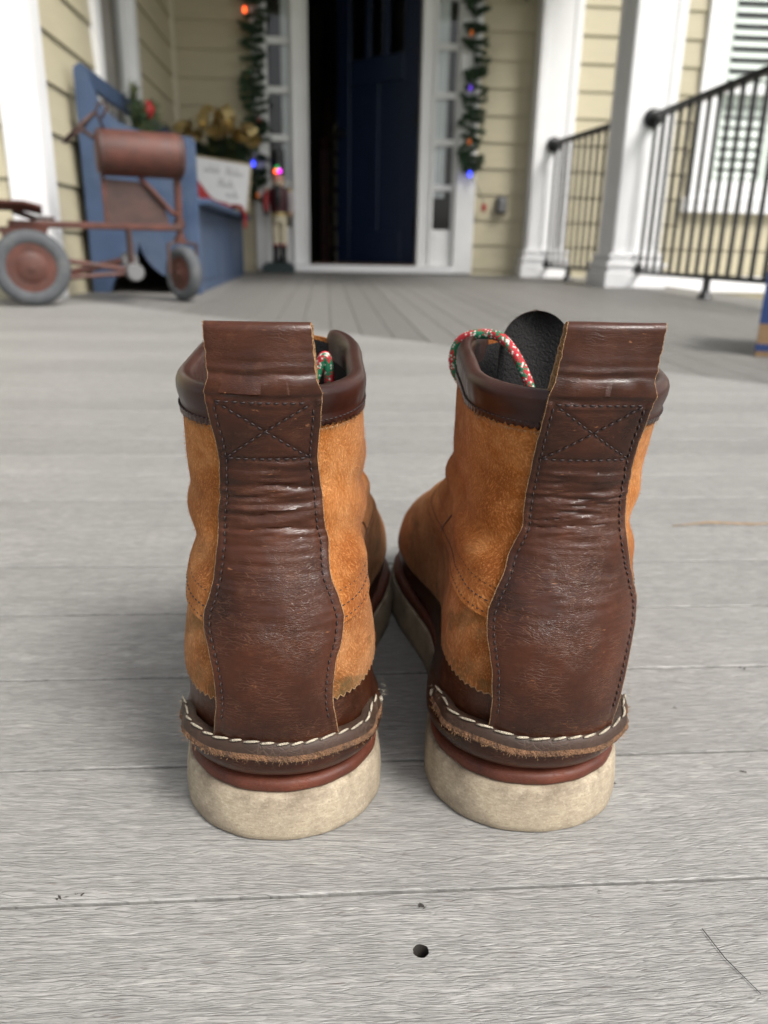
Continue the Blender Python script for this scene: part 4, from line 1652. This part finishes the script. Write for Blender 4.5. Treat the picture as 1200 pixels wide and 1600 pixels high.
lace_R = [w2l(p, YAW_R) for p in [(-.014, .112, .172), (-.020, .115, .174), (-.024, .117, .180), (-.025, .117, .187), (-.023, .114, .194), (-.018, .109, .198), (-.011, .104, .199),
                                  (-.006, .097, .198), (-.001, .091, .192), (.003, .086, .184), (.006, .084, .176), (.008, .085, .165)]]
tg = w2l((.0105, .100, 0), YAW_R)
make_boot('leather_boot', 'right hand boot with a red and green lace loop and black tongue above its collar', 1,
          (.0870, .2690, zf(.27)), YAW_R, .048, 3, stay_xR, stay_wR, dict(flare=1.03, top=.2145, tongue=(.2105, tg[0], tg[1], R(2), .0170), paths=[lace_R]))
lace_L = [w2l(p, YAW_L) for p in [(.012, .102, .168), (.0165, .104, .180), (.0195, .104, .1875), (.0215, .104, .186), (.0225, .104, .174)]]
tl = w2l((.0085, .088, 0), YAW_L)
make_boot('leather_boot', 'left hand boot, pull tab hiding its tongue, no lace loop over the collar', -1,
          (-.0212, .2695, zf(.27)), YAW_L, -.012, 8, stay_xL, stay_wL, dict(flare=.91, top=.2130, tongue=(.2010, tl[0], tl[1], R(-62), .0190), paths=[lace_L]))



# ------------------------------------------------------------------ blue settle bench
bench = empty('storage_bench', (-.775, 4.55, zf(3.6)), label='blue painted high backed storage bench against the left house wall', cat='bench')


def bpoly(pts):
    return [(x + .775, z - zf(3.6)) for x, z in pts]


def side_outline():
    top = [(-.55, .047), (-.55, .668), (-.59, .672), (-.66, .675), (-.74, .684), (-.80, .700), (-.85, .722), (-.89, .755), (-.92, .80), (-.94, .85), (-.952, .905), (-.975, .925), (-1.003, .912)]
    foot = [(-1.003, .047), (-.935, .047)]
    left = [(-.925, .075), (-.915, .098), (-.900, .116), (-.880, .130), (-.858, .143), (-.838, .160), (-.822, .180), (-.810, .203), (-.802, .228), (-.797, .258)]
    right = [(-.790, .228), (-.780, .203), (-.766, .180), (-.748, .158), (-.726, .138), (-.702, .122), (-.676, .110), (-.650, .103), (-.632, .095), (-.620, .080), (-.613, .062), (-.611, .047)]
    return top + foot + left + right


for ya in (3.585, 5.475):
    mb = MB()
    mb.prism(bpoly(side_outline()), ya - 4.55, ya - 4.55 + .035)
    mb.build('side_panel', M['bench'], bench)
mb = MB()
mb.box(.185, .229, -.968, -.9655, 0.0, .60, .002)
mb.box(.2255, .2335, -.964, -.930, .002, .615, .003)
mb.build('corner_stile', M['bench'], bench)
mb = MB()
mb.box(.195, .218, -.929, .924, .002, .362, .003)
mb.build('front_panel', M['bench'], bench)
for y0_ in (-.86, -.26, .34):
    mb = MB()
    mb.box(.2185, .222, y0_, y0_ + .52, .055, .30, .006)
    mb.build('raised_panel', M['bench'], bench)
mb = MB()
mb.box(-.21, .285, -.929, .924, .3635, .392, .006)
mb.build('seat', M['bench'], bench)
mb = MB()
mb.box(-.226, -.198, -.929, .924, .815, .888, .004)
mb.build('top_rail', M['bench'], bench)
mb = MB()
mb.box(-.226, -.202, -.929, .924, .393, .70, .004)
mb.build('back_panel', M['bench'], bench)

# ------------------------------------------------------------------ rusty pedal tractor
TY = R(19.5)
tr = empty('pedal_tractor', (-1.05, 3.0, zf(2.95)), TY, 'rusty red antique pedal tractor with grey rubber tyres parked before the blue bench', 'toy tractor')


def wheel(c, r, w, steer, big):
    o = bpy.data.objects.new('wheel', None)
    C.objects.link(o)
    o.parent = tr
    o.location = c
    o.rotation_euler = (0, 0, steer)
    # tyre section round the axle (local y)
    tyre = MB()
    n = 40
    sec = []
    for a in np.linspace(0, 2 * math.pi, 15)[:-1]:
        sec.append((r - w * .55 + w * .55 * math.cos(a) * (1.0), w * .5 * math.sin(a)))
    V = np.zeros((n, len(sec), 3))
    for i in range(n):
        t = 2 * math.pi * i / n
        for j, (rr, yy) in enumerate(sec):
            tread = .0018 if (abs(yy) < w * .2 and rr > r - w * .5) and (j % 2) else 0
            V[i, j] = ((rr - tread) * math.cos(t), yy, (rr - tread) * math.sin(t))
    V = np.concatenate([V, V[:1]])
    tyre.grid(V, wrap=True)
    t_o = tyre.build('tyre', M['tyre'], o, smooth=True, recalc=True)
    rim = MB()
    R0 = r - w * .80
    for s_ in (1, -1):
        pr = [(R0 + .004, s_ * w * .34), (R0 - .004, s_ * w * .36), (R0 - .012, s_ * w * .20), (R0 * .72, s_ * w * .20), (R0 * .60, s_ * w * .34), (R0 * .35, s_ * w * .46), (R0 * .16, s_ * w * .50), (R0 * .13, s_ * w * .58), (.001, s_ * w * .60)]
        rim.lathe([(a, -b) for a, b in pr], (0, 0, 0), 'y', 28)
    rim.lathe([(R0 - .012, -w * .2), (R0 - .012, w * .2)], (0, 0, 0), 'y', 28)
    rim.build('rim', M['rust'], o, smooth=True, angle=40, recalc=True)
    return o


wheel((0, -.150, .126), .125, .048, 0, True)
wheel((0, .150, .126), .125, .048, 0, True)
wheel((.527, -.020, .107), .100, .040, R(-66), False)
wheel((.545, .040, .107), .100, .040, R(-66), False)
mb = MB()
mb.tube([(0, -.165, .126), (0, .165, .126)], .011, 10)
mb.build('rear_axle', M['rust_dark'], tr, smooth=True, angle=40)
mb = MB()
mb.tube([(.527, -.05, .107), (.527, .06, .107)], .008, 8)
mb.build('front_axle', M['rust_dark'], tr, smooth=True, angle=40)
# frame channel
mb = MB()
mb.box(-.06, .535, -.022, .022, .258, .281, .004)
mb.prism([(-.06, .15), (.03, .15), (.07, .258), (-.09, .258)], -.03, .03)
mb.build('frame', M['rust'], tr)
mb = MB()
pts = [(.0 + .10 * math.cos(R(a)), -.115, .150 + .118 * math.sin(R(a))) for a in range(20, 175, 12)]
for y0_ in (-.125,):
    V = np.array([[(x, y, z) for y in (-.172, -.165, -.13, -.100)] for x, _, z in [((.145) * math.cos(R(a)), 0, .126 + .145 * math.sin(R(a))) for a in range(38, 165, 9)]])
    mb.grid(V)
mb.build('mudguard', M['rust'], tr, smooth=True)
# pan seat
V = []
for i, u in enumerate(np.linspace(-.17, .055, 16)):
    row = []
    for w_ in np.linspace(-1, 1, 15):
        hw = .085 * math.sqrt(max(.02, 1 - ((u + .06) / .13) ** 4)) if u < .05 else .06
        row.append((u, w_ * hw, .318 + .035 * (w_ ** 2) * .7 + .05 * max(0, (-.09 - u) / .08) ** 2 - .012 * max(0, (u - .0) / .055)))
    V.append(row)
mb = MB()
V = np.array(V)
sheet(mb, V, V - np.array([0, 0, .007]), 0, 0, 0)
mb.build('seat', M['rust'], tr, smooth=True, angle=50, recalc=True)
mb = MB()
mb.box(.015, .095, -.02, .02, .283, .296, .003)
mb.tube([(.03, 0, .288), (-.04, 0, .312)], .010, 8)
mb.build('seat_bracket', M['rust_dark'], tr)
# hood: fuel tank shape with end caps, radiator panel under it
mb = MB()
mb.lathe([(.001, .252), (.030, .250), (.066, .254), (.074, .262), (.077, .270), (.077, .535), (.074, .548), (.064, .556), (.03, .560), (.001, .560)], (0, 0, .516), 'x', 36)
mb.build('hood', M['rust'], tr, smooth=True, angle=35)
for x_ in (.268, .540):
    mb = MB()
    mb.lathe([(.0772, x_ - .005), (.0795, x_ - .004), (.0795, x_ + .004), (.0772, x_ + .005)], (0, 0, .516), 'x', 36)
    mb.build('hood_band', M['rust_dark'], tr, smooth=True, angle=40)
mb = MB()
mb.prism([(.275, .282), (.490, .282), (.480, .335), (.445, .385), (.395, .424), (.275, .430)], -.008, .008)
mb.build('engine_panel', M['rust_dark'], tr)
mb = MB()
mb.box(.262, .276, -.012, .012, .281, .450, .002)
mb.build('strut', M['rust'], tr)
mb = MB()
mb.tube([(.395, -.016, .438), (.44, -.018, .392), (.50, -.018, .325), (.522, -.016, .312)], .009, 8)
mb.build('strut', M['rust'], tr, smooth=True)
mb = MB()
mb.tube([(.530, 0, .445), (.529, 0, .235)], .014, 12)
mb.tube([(.529, 0, .300), (.529, 0, .270)], .020, 12)
mb.tube([(.528, 0, .238), (.527, 0, .214)], .022, 12)
mb.build('steering_post', M['rust'], tr, smooth=True, angle=40)
# fork round the front wheels
mb = MB()
ca, sa = math.cos(R(-66)), math.sin(R(-66))
for d in (-.052, .072):
    mb.tube([(.527, 0, .222), (.527 - sa * d, d * ca, .212), (.527 - sa * d, d * ca, .105)], .007, 8)
mb.build('front_fork', M['rust_dark'], tr, smooth=True, angle=40)
# steering wheel on its column
mb = MB()
cn, tilt = Vector((.205, 0, .590)), R(62)
pts = []
for a in range(0, 360, 12):
    q = Vector((math.cos(R(a)) * .072, math.sin(R(a)) * .072, 0))
    q.rotate(Matrix.Rotation(-tilt + R(20), 3, 'Y'))
    pts.append(cn + q)
mb.tube(pts, .0065, 8, closed=True)
for a in (90, 210, 330):
    q = Vector((math.cos(R(a)) * .070, math.sin(R(a)) * .070, 0))
    q.rotate(Matrix.Rotation(-tilt + R(20), 3, 'Y'))
    mb.tube([cn + Vector((.012, 0, -.005)), cn + q], .0045, 6)
mb.build('steering_wheel', M['rust_dark'], tr, smooth=True)
mb = MB()
mb.tube([cn, (.275, 0, .545)], .008, 8)
mb.build('steering_column', M['rust_dark'], tr, smooth=True, angle=40)
mb = MB()
mb.tube([(.285, -.02, .59), (.262, -.03, .640), (.275, -.03, .668), (.292, -.03, .672), (.300, -.03, .655), (.280, -.03, .620)], .005, 8)
mb.build('lever', M['rust_dark'], tr, smooth=True)
# pedals, crank rods
for s_, zz_ in ((-1, .112), (1, .150)):
    mb = MB()
    mb.lathe([(.001, -.036), (.026, -.036), (.031, -.030), (.031, .030), (.026, .036), (.001, .036)], (.345, s_ * .075, zz_), 'y', 18)
    p_ = mb.build('pedal', M['grey_metal'], tr, smooth=True, angle=35)
    mb = MB()
    mb.tube([(.345, s_ * .036, zz_), (.342, s_ * .030, .262)], .008, 8)
    mb.tube([(.345, s_ * .030, zz_), (.345, s_ * .040, zz_)], .010, 8)
    mb.build('pedal_arm', M['rust_dark'], tr, smooth=True, angle=40)
    mb = MB()
    mb.tube([(.330, s_ * .055, zz_ + .006), (.10, s_ * .10, .152 if s_ < 0 else .10), (.02, s_ * .11, .150)], .009, 8)
    mb.tube([(.330, s_ * .055, zz_ - .004), (.10, s_ * .10, .092), (.02, s_ * .11, .100)], .008, 8)
    mb.build('drive_rod', M['rust'], tr, smooth=True, angle=40)


# ------------------------------------------------------------------ greenery
def sprigs(mb, pts_dirs, n, ln, wd, rs, droop=.3):
    """needle-like blades round given points"""
    for p, d in pts_dirs:
        p, d = np.asarray(p, float), np.asarray(d, float)
        for _ in range(n):
            v = d * .8 + rs.normal(0, .6, 3) + np.array([0, 0, -droop])
            v *= ln * rs.uniform(.6, 1.2) / max(np.linalg.norm(v), 1e-6)
            s_ = np.cross(v, rs.normal(0, 1, 3))
            s_ *= wd / max(np.linalg.norm(s_), 1e-9)
            mb.add([p - s_, p + s_, p + v * .6 + s_ * .8, p + v, p + v * .6 - s_ * .8], [(0, 1, 2, 3, 4)])


def garland(x, y, ztop, zbot, seed, label, bulbs):
    rs = np.random.default_rng(seed)
    o = empty('garland', (x, y, zbot), label=label, cat='garland', group='lit evergreen garlands on the door casing')
    zs = np.linspace(0, ztop - zbot, 60)
    cx = .012 * np.sin(zs * 9 + seed) + .006 * np.sin(zs * 23)
    pts = [(cx[i], .0, zs[i]) for i in range(60)]
    mb = MB()
    mb.tube(pts, .006, 6)
    mb.build('stem', M['wire'], o)
    # short branch tips that stick out sideways
    z = 0.0
    k = 0
    while z < ztop - zbot:
        i = min(59, int(z / (ztop - zbot) * 59))
        for s_ in (-1, 1):
            if rs.random() < .12:
                continue
            L = rs.uniform(.045, .085)
            dz = rs.uniform(-.035, .035)
            dirv = np.array([s_ * L, -rs.uniform(.0, .045), dz])
            mb = MB()
            p0 = np.array(pts[i])
            mb.tube([tuple(p0), tuple(p0 + dirv * .6 + [0, 0, .004]), tuple(p0 + dirv)], [.003, .002, .001], 5)
            pd = [(p0 + dirv * t, dirv / L) for t in np.linspace(.05, 1, 9)]
            sprigs(mb, pd, 12, .032, .0042, rs, .1)
            mb.build('branch', M['needle'], o)
        z += rs.uniform(.026, .042)
        k += 1
    for (dx, zz, mt) in bulbs:
        mb = MB()
        mb.lathe([(.004, .018), (.006, .012), (.010, .004), (.011, -.005), (.008, -.015), (.002, -.022)], (dx, -.052, zz - zbot), n=12)
        b = mb.build('bulb', M[mt], o, smooth=True)
        mb = MB()
        mb.lathe([(.0065, .019), (.0065, .036)], (dx, -.052, zz - zbot), n=8)
        mb.tube([(dx, -.052, zz - zbot + .035), (dx * .5, -.02, zz - zbot + .04), (0, 0, zz - zbot + .03)], .002, 5)
        mb.build('socket', M['wire'], b)
    return o


garland(-.490, 6.085, 2.28, .585, 4, 'evergreen garland with a red bulb hanging down the left door casing',
        [(-.045, 1.745, 'glow_red'), (-.03, 1.38, 'dim_green'), (.030, 1.085, 'dim_red'), (-.020, .805, 'glow_blue'), (.005, .600, 'glow_orange')])
gr = garland(1.035, 6.085, 2.28, .80, 9, 'evergreen garland with violet bulbs hanging down the right door casing',
             [(-.040, 1.66, 'glow_orange'), (-.030, 1.325, 'glow_violet'), (-.020, .985, 'glow_orange'), (-.005, .775, 'glow_blue')])
mb = MB()
mb.tube([(.0, 0, 0), (.03, -.02, -.06), (.085, -.015, -.15), (.118, .0, -.225)], .0028, 6)
cord_ = mb.build('plug_cord', M['wire'], gr, smooth=True)
mb = MB()
mb.box(.102, .136, -.016, .010, -.268, -.222, .004)
mb.tube([(.112, -.003, -.268), (.112, -.003, -.284)], .003, 6)
mb.tube([(.126, -.003, -.268), (.126, -.003, -.284)], .003, 6)
mb.build('plug', M['red'], gr)

# planter of greens with a gold bow beyond the bench
pl_ = empty('planter', (-.725, 5.84, zf(5.84)), label='tall planter with evergreens and a big gold ribbon bow in the porch corner', cat='planter')
mb = MB()
mb.lathe([(.11, 0), (.12, .02), (.15, .62), (.17, .64), (.17, .68), (.15, .685), (.14, .66)], n=24)
mb.build('pot', M['rust_dark'], pl_, smooth=True, angle=40)
rs = np.random.default_rng(5)
for k in range(60):
    a = rs.uniform(0, 2 * math.pi)
    rr = rs.uniform(.05, .27)
    mb = MB()
    p0 = np.array([.05 * math.cos(a), .05 * math.sin(a), .67])
    p1 = np.array([rr * math.cos(a) * 1.05, rr * math.sin(a) * .75, .76 + rs.uniform(-.10, .20) * (1 - rr / .4)])
    mb.tube([tuple(p0), tuple((p0 + p1) / 2 + [0, 0, .06]), tuple(p1)], [.005, .004, .002], 5)
    pd = [(p0 + (p1 - p0) * t + [0, 0, .24 * t * (1 - t)], (p1 - p0) / max(.05, np.linalg.norm(p1 - p0))) for t in np.linspace(.25, 1, 9)]
    sprigs(mb, pd, 9, .055, .0035, rs, .2)
    mb.build('evergreen_sprig', M['needle' if k % 3 else 'needle2'], pl_)
for k, (cx, cz, rx, rz, ang) in enumerate([(-.14, .865, .10, .060, 20), (-.06, .905, .11, .065, 55), (.02, .90, .11, .065, 100), (.09, .86, .10, .060, 145), (.13, .82, .09, .05, 170), (-.18, .82, .10, .055, 5), (.0, .86, .08, .06, 80), (.16, .78, .08, .045, 200), (-.19, .76, .08, .05, -20)]):
    V = []
    for t in np.linspace(0, 2 * math.pi, 36):
        ex, ez = rx * math.cos(t), rz * math.sin(t)
        ca, sa = math.cos(R(ang)), math.sin(R(ang))
        x_, z_ = cx * 1.15 + .05 + .8 * (ex * ca - ez * sa), .90 + (cz - .85) * .8 + .8 * (ex * sa + ez * ca)
        wv = .006 * math.sin(5 * t + k)
        yaw_ = R(38 if k % 2 else -34)
        c0 = cx * 1.15 + .05
        row = []
        for o_ in (-.045, 0, .045):
            dx_, dy_ = x_ - c0, o_ + wv
            row.append((c0 + dx_ * math.cos(yaw_) - dy_ * math.sin(yaw_), -.22 + dx_ * math.sin(yaw_) + dy_ * math.cos(yaw_), z_ + o_ * .5))
        V.append(row)
    mb = MB()
    mb.grid(np.array(V))
    mb.build('ribbon_loop', M['gold'], pl_, smooth=True)

# small green swag with a red flower hung on the back of the bench
sw_ = empty('green_swag', (-.935, 4.30, .79), label='small green swag with one red flower hung over the bench back', cat='swag')
rs = np.random.default_rng(11)
for k in range(22):
    a = rs.uniform(0, 2 * math.pi)
    d = np.array([abs(.5 * math.cos(a)) * .16, math.cos(a) * .20, math.sin(a) * .115 + .05])
    mb = MB()
    mb.tube([(0, 0, 0), tuple(d * .6 + [0, 0, .02]), tuple(d)], [.004, .003, .0015], 5)
    sprigs(mb, [(d * t, d / np.linalg.norm(d)) for t in np.linspace(.2, 1, 7)], 8, .045, .004, rs, .1)
    mb.build('evergreen_sprig', M['needle2' if k % 2 else 'needle'], sw_)
mb = MB()
for k in range(9):
    a = 2 * math.pi * k / 9
    q = Vector((.06, .02, .085))
    mb.lathe([(.001, -.02), (.014, -.012), (.018, .0), (.012, .014), (.001, .02)], q + Vector((.012, .026 * math.cos(a), .022 * math.sin(a))), n=10)
mb.lathe([(.001, -.02), (.02, -.012), (.024, .0), (.018, .014), (.001, .02)], Vector((.078, .02, .085)), n=10)
mb.build('flower', M['red'], sw_, smooth=True)
mb = MB()
mb.tube([(-.05, 0, .14), (-.01, 0, .15), (.02, 0, .11), (.01, 0, .02)], .004, 6)
mb.build('hanger', M['wire'], sw_, smooth=True)

# leaning white sign with grey script
sg = empty('white_sign', (-.655, 5.20, .4695), R(6), 'white square sign with grey script lettering leaning on the bench seat', 'sign')
sg.rotation_euler = (R(-7), R(7), R(4))
sg.scale = (1, 1, .84)
mb = MB()
mb.box(-.165, .165, -.004, .010, .012, .325, .002)
mb.build('board', M['paper'], sg)
mb = MB()
for b_ in ((-.176, .176, -.009, .014, .0, .0115), (-.176, .176, -.009, .014, .3255, .337), (-.176, -.1655, -.009, .014, .012, .325), (.1655, .176, -.009, .014, .012, .325)):
    mb.box(*b_, ch=.002)
mb.build('frame', M['pale_wood'], sg)
mb = MB()


def script_line(x0, zb, w, h, seed):
    rs_ = np.random.default_rng(seed)
    pts = []
    n = int(w / (h * .55))
    for k in range(n):
        x_ = x0 + k * w / n
        tall = h * (1.9 if rs_.random() < .35 else 1.0)
        for t in np.linspace(0, 1, 9)[:-1]:
            pts.append((x_ + (w / n) * (t + .28 * math.sin(2 * math.pi * t)), -.0052, zb + tall * .5 * (1 - math.cos(2 * math.pi * t))))
    mb.tube(pts, .0015, 5)


script_line(-.11, .235, .10, .030, 1)
script_line(.02, .235, .11, .030, 2)
script_line(-.02, .150, .10, .030, 3)
script_line(.03, .085, .08, .028, 4)
mb.build('script_lettering', M['ink'], sg)

# red knitted scarf thrown over the seat edge
sc_ = MB()
V, V2 = [], []
for i, t in enumerate(np.linspace(0, 1, 60)):
    if t < .78:
        q = t / .78
        c_ = np.array([-.86 + .36 * q, 4.62 + .30 * q, .462 + .205 * math.exp(-((q - .1) / .34) ** 2) * (1) + .004 * math.sin(20 * q)])
    else:
        q = (t - .78) / .22
        c_ = np.array([-.50 + .022 * math.sin(min(1, q * 2) * math.pi / 2), 4.92 + .01 * q, .462 - .105 * q ** 1.2])
    row = []
    wd = .12 - .05 * t
    for u in np.linspace(-1, 1, 25):
        fold = .014 * math.sin(u * 9 + 5 * t) * (.4 + .6 * (1 - t)) + .006 * math.sin(u * 17 - 8 * t)
        row.append(c_ + np.array([.2 * u * wd if t < .78 else abs(fold) * .8, u * wd, abs(fold) if t < .78 else 0]))
    V.append(row)
V = np.array(V)
sheet(sc_, V, V - np.array([.004, 0, .006]), 0, 0, 0)
so = sc_.build('scarf', M['red_cloth'], smooth=True, recalc=True)
tag(so, 'red patterned knitted scarf draped across the seat of the blue bench', 'scarf')

# ------------------------------------------------------------------ nutcracker
nc_ = empty('nutcracker', (-.335, 5.985, zf(5.985)), R(-3), 'tall wooden nutcracker soldier standing before the left sidelight', 'nutcracker')
nc_.scale = (.9, .9, .9)
mb = MB()
mb.box(-.135, .115, -.085, .075, .0, .062, .004)
mb.box(-.105, .085, -.070, .065, .0625, .080, .004)
mb.build('base', M['base_green'], nc_)
for s_ in (-1, 1):
    mb = MB()
    mb.lathe([(.030, .081), (.032, .10), (.026, .13), (.027, .19), (.029, .205)], (s_ * .030, 0, 0), n=14)
    mb.box(s_ * .030 - .024, s_ * .030 + .024, -.058, .0, .081, .108, .008)
    mb.build('boot', M['black'], nc_, smooth=True, angle=40)
    mb = MB()
    mb.lathe([(.0295, .2055), (.0300, .218), (.0285, .2185)], (s_ * .030, 0, 0), n=14)
    mb.build('boot_cuff', M['red'], nc_, smooth=True, angle=40)
    mb = MB()
    mb.lathe([(.027, .219), (.029, .26), (.031, .33), (.034, .375)], (s_ * .030, 0, 0), n=14)
    mb.build('leg', M['cream_paint'], nc_, smooth=True, angle=40)
mb = MB()
mb.lathe([(.060, .375), (.068, .40), (.066, .425)], n=20)
mb.build('hips', M['cream_paint'], nc_, smooth=True, angle=40)
mb = MB()
mb.lathe([(.068, .4255), (.070, .43), (.070, .452), (.067, .4525)], n=20)
mb.build('belt', M['gold'], nc_, smooth=True, angle=40)
mb = MB()
mb.lathe([(.064, .453), (.068, .48), (.076, .56), (.080, .60), (.070, .625), (.030, .640)], n=20)
mb.build('jacket', M['maroon'], nc_, smooth=True, angle=40)
mb = MB()
mb.lathe([(.022, -.078), (.024, -.076), (.024, .076), (.022, .078)], (0, -.064, .575), 'z', 10)
for i, v in enumerate(mb.v):
    mb.v[i] = (v[0] * .9, -.062 + (v[1] + .064) * .4 - .010, v[2])
mb.build('jacket_front', M['black'], nc_, smooth=True)
for s_, m_, ax in ((-1, 'red', -.094), (1, 'lilac', .090)):
    mb = MB()
    mb.tube([(ax * .84, 0, .612), (ax * 1.02, -.012, .575), (ax * 1.08, -.014, .51), (ax * 1.02, -.030, .462)], [.026, .029, .026, .022], 12)
    ar = mb.build('arm', M[m_], nc_, smooth=True, angle=60)
    mb = MB()
    mb.lathe([(.024, -.012), (.028, -.008), (.026, .010)], (ax * .93, 0, .618), n=12)
    mb.build('epaulette', M['gold' if s_ > 0 else 'skin_paint'], ar, smooth=True)
    mb = MB()
    mb.lathe([(.004, -.024), (.017, -.014), (.020, 0), (.014, .014), (.006, .02)], (ax * 1.02, -.032, .448), n=10)
    mb.build('hand', M['black' if s_ < 0 else 'skin_paint'], ar, smooth=True)
mb = MB()
mb.lathe([(.028, .636), (.040, .648), (.047, .668), (.048, .70), (.044, .722), (.030, .730)], n=18)
hd = mb.build('head', M['skin_paint'], nc_, smooth=True)
mb = MB()
mb.lathe([(.004, -.030), (.020, -.012), (.026, .006), (.020, .016)], (0, -.036, .662), n=12)
mb.build('beard', M['cream_paint'], hd, smooth=True)
mb = MB()
mb.lathe([(.002, -.008), (.009, -.002), (.006, .010), (.001, .016)], (0, -.052, .692), n=8)
mb.build('nose', M['skin_paint'], hd, smooth=True)
for s_ in (-1, 1):
    mb = MB()
    mb.lathe([(.001, -.006), (.0055, 0), (.001, .006)], (s_ * .017, -.045, .705), n=8)
    mb.build('eye', M['black'], hd, smooth=True)
mb = MB()
mb.lathe([(.050, .7305), (.052, .745), (.050, .7455), (.048, .76), (.050, .86), (.054, .895), (.050, .905), (.02, .908)], n=18)
mb.build('hat', M['black'], nc_, smooth=True, angle=40)
for (dx, dz, m_) in ((.000, .775, 'glow_green'), (-.012, .748, 'glow_red'), (.018, .752, 'glow_magenta')):
    mb = MB()
    mb.lathe([(.002, -.016), (.012, -.008), (.015, .002), (.010, .012), (.003, .016)], (dx, -.062, dz), n=12)
    mb.build('bulb', M[m_], nc_, smooth=True)

# ------------------------------------------------------------------ small things on the wall
ob = empty('outlet_box', (1.292, YW - .010, .575), label='grey weatherproof outlet box on the clapboard right of the door', cat='outlet box')
mb = MB()
mb.box(-.038, .038, -.020, .0, -.060, .060, .004)
mb.build('back_plate', M['grey_metal'], ob)
mb = MB()
mb.box(-.034, .034, -.060, -.0205, -.058, .052, .014)
mb.build('cover', M['grey_metal'], ob)
mb = MB()
mb.tube([(-.03, -.022, .056), (.03, -.022, .056)], .005, 8)
mb.build('hinge', M['iron'], ob)
ln_ = empty('wall_lantern', (1.365, YW - .09, 1.87), label='black wall lantern at the top of the frame right of the door', cat='lantern')
mb = MB()
mb.lathe([(.002, .0), (.012, .008), (.006, .02), (.02, .035), (.055, .05), (.058, .06), (.02, .062)], n=16)
mb.build('finial', M['iron'], ln_, smooth=True, angle=40)
mb = MB()
for a in range(4):
    x_, y_ = .048 * math.cos(R(45 + 90 * a)), .048 * math.sin(R(45 + 90 * a))
    mb.tube([(x_, y_, .06), (x_ * 1.25, y_ * 1.25, .30)], .005, 6)
mb.lathe([(.075, .30), (.08, .31), (.03, .36), (.01, .39)], n=16)
mb.tube([(0, .0, .37), (0, .06, .37), (0, .088, .30)], .008, 8)
mb.lathe([(.05, .070), (.05, .088)], (0, 0, .28), 'y', 16)
mb.build('cage', M['iron'], ln_)
mb = MB()
mb.lathe([(.040, .062), (.052, .298)], n=4)
mb.build('pane', M['glass'], ln_)

# ------------------------------------------------------------------ cardboard box at the right edge
bx = empty('cardboard_box', (1.214, 1.829, zf(1.76) + .001), label='brown cardboard carton with dark blue printed bands at the right edge', cat='box')
bx.rotation_euler = (math.atan(SLOPE), 0, R(-30))
mb = MB()
W2, D2, HH = .165, .155, .205
mb.box(-W2, W2, -D2, D2, 0, HH, .002)
mb.build('carton', M['carton'], bx)
mb = MB()
t_ = .0006
for (za, zb) in ((.014, .030), (.076, .190)):
    mb.box(-W2 - t_, W2 + t_, -D2 - t_, -D2 + .002, za, zb)
    mb.box(-W2 - t_, -W2 + .002, -D2 + .003, D2, za, zb)
mb.build('printed_band', M['carton_blue'], bx)
mb = MB()
mb.box(-W2 + .001, W2 - .001, -D2 + .001, -.002, HH + .0005, HH + .0035)
mb.box(-W2 + .001, W2 - .001, .002, D2 - .001, HH + .0005, HH + .0035)
mb.build('flap', M['carton'], bx)

# ------------------------------------------------------------------ scraps on the deck
mb = MB()
mb.tube([(.31, .6435, zf(.644) + .0016), (.345, .648, zf(.648) + .0030), (.385, .645, zf(.645) + .0022), (.425, .650, zf(.65) + .0016)], [.0004, .0009, .0008, .0003], 6)
tag(mb.build('straw', M['straw'], smooth=True), 'dry tan straw lying on the deck right of the boots', 'straw')
mb = MB()
mb.tube([(.138, .217, zf(.217) + .0006), (.1405, .204, zf(.2) + .0007), (.146, .190, zf(.19) + .0006)], .00017, 5)
tag(mb.build('hair', M['black'], smooth=True), 'single dark hair on the deck near the lower right corner', 'hair')
rs = np.random.default_rng(21)
mb = MB()
for (x_, y_) in ((-.103, .243), (.135, .30), (.20, .305), (-.165, .31), (.215, .243), (-.095, .246), (.06, .36), (.19, .36), (.035, .232), (-.12, .215), (.25, .40), (-.20, .42)):
    for _ in range(3):
        c_ = np.array([x_ + rs.normal(0, .0012), y_ + rs.normal(0, .0008), zf(y_) + .0004])
        P_ = [c_ + rs.normal(0, .00055, 3) * [1.4, 1, .5] for _ in range(4)]
        mb.add(P_, [(0, 1, 2), (0, 2, 3), (0, 3, 1), (1, 3, 2)])
tag(mb.build('dirt_crumbs', M['wood_beam']), 'dark crumbs of dirt scattered on the deck', None, kind='stuff')
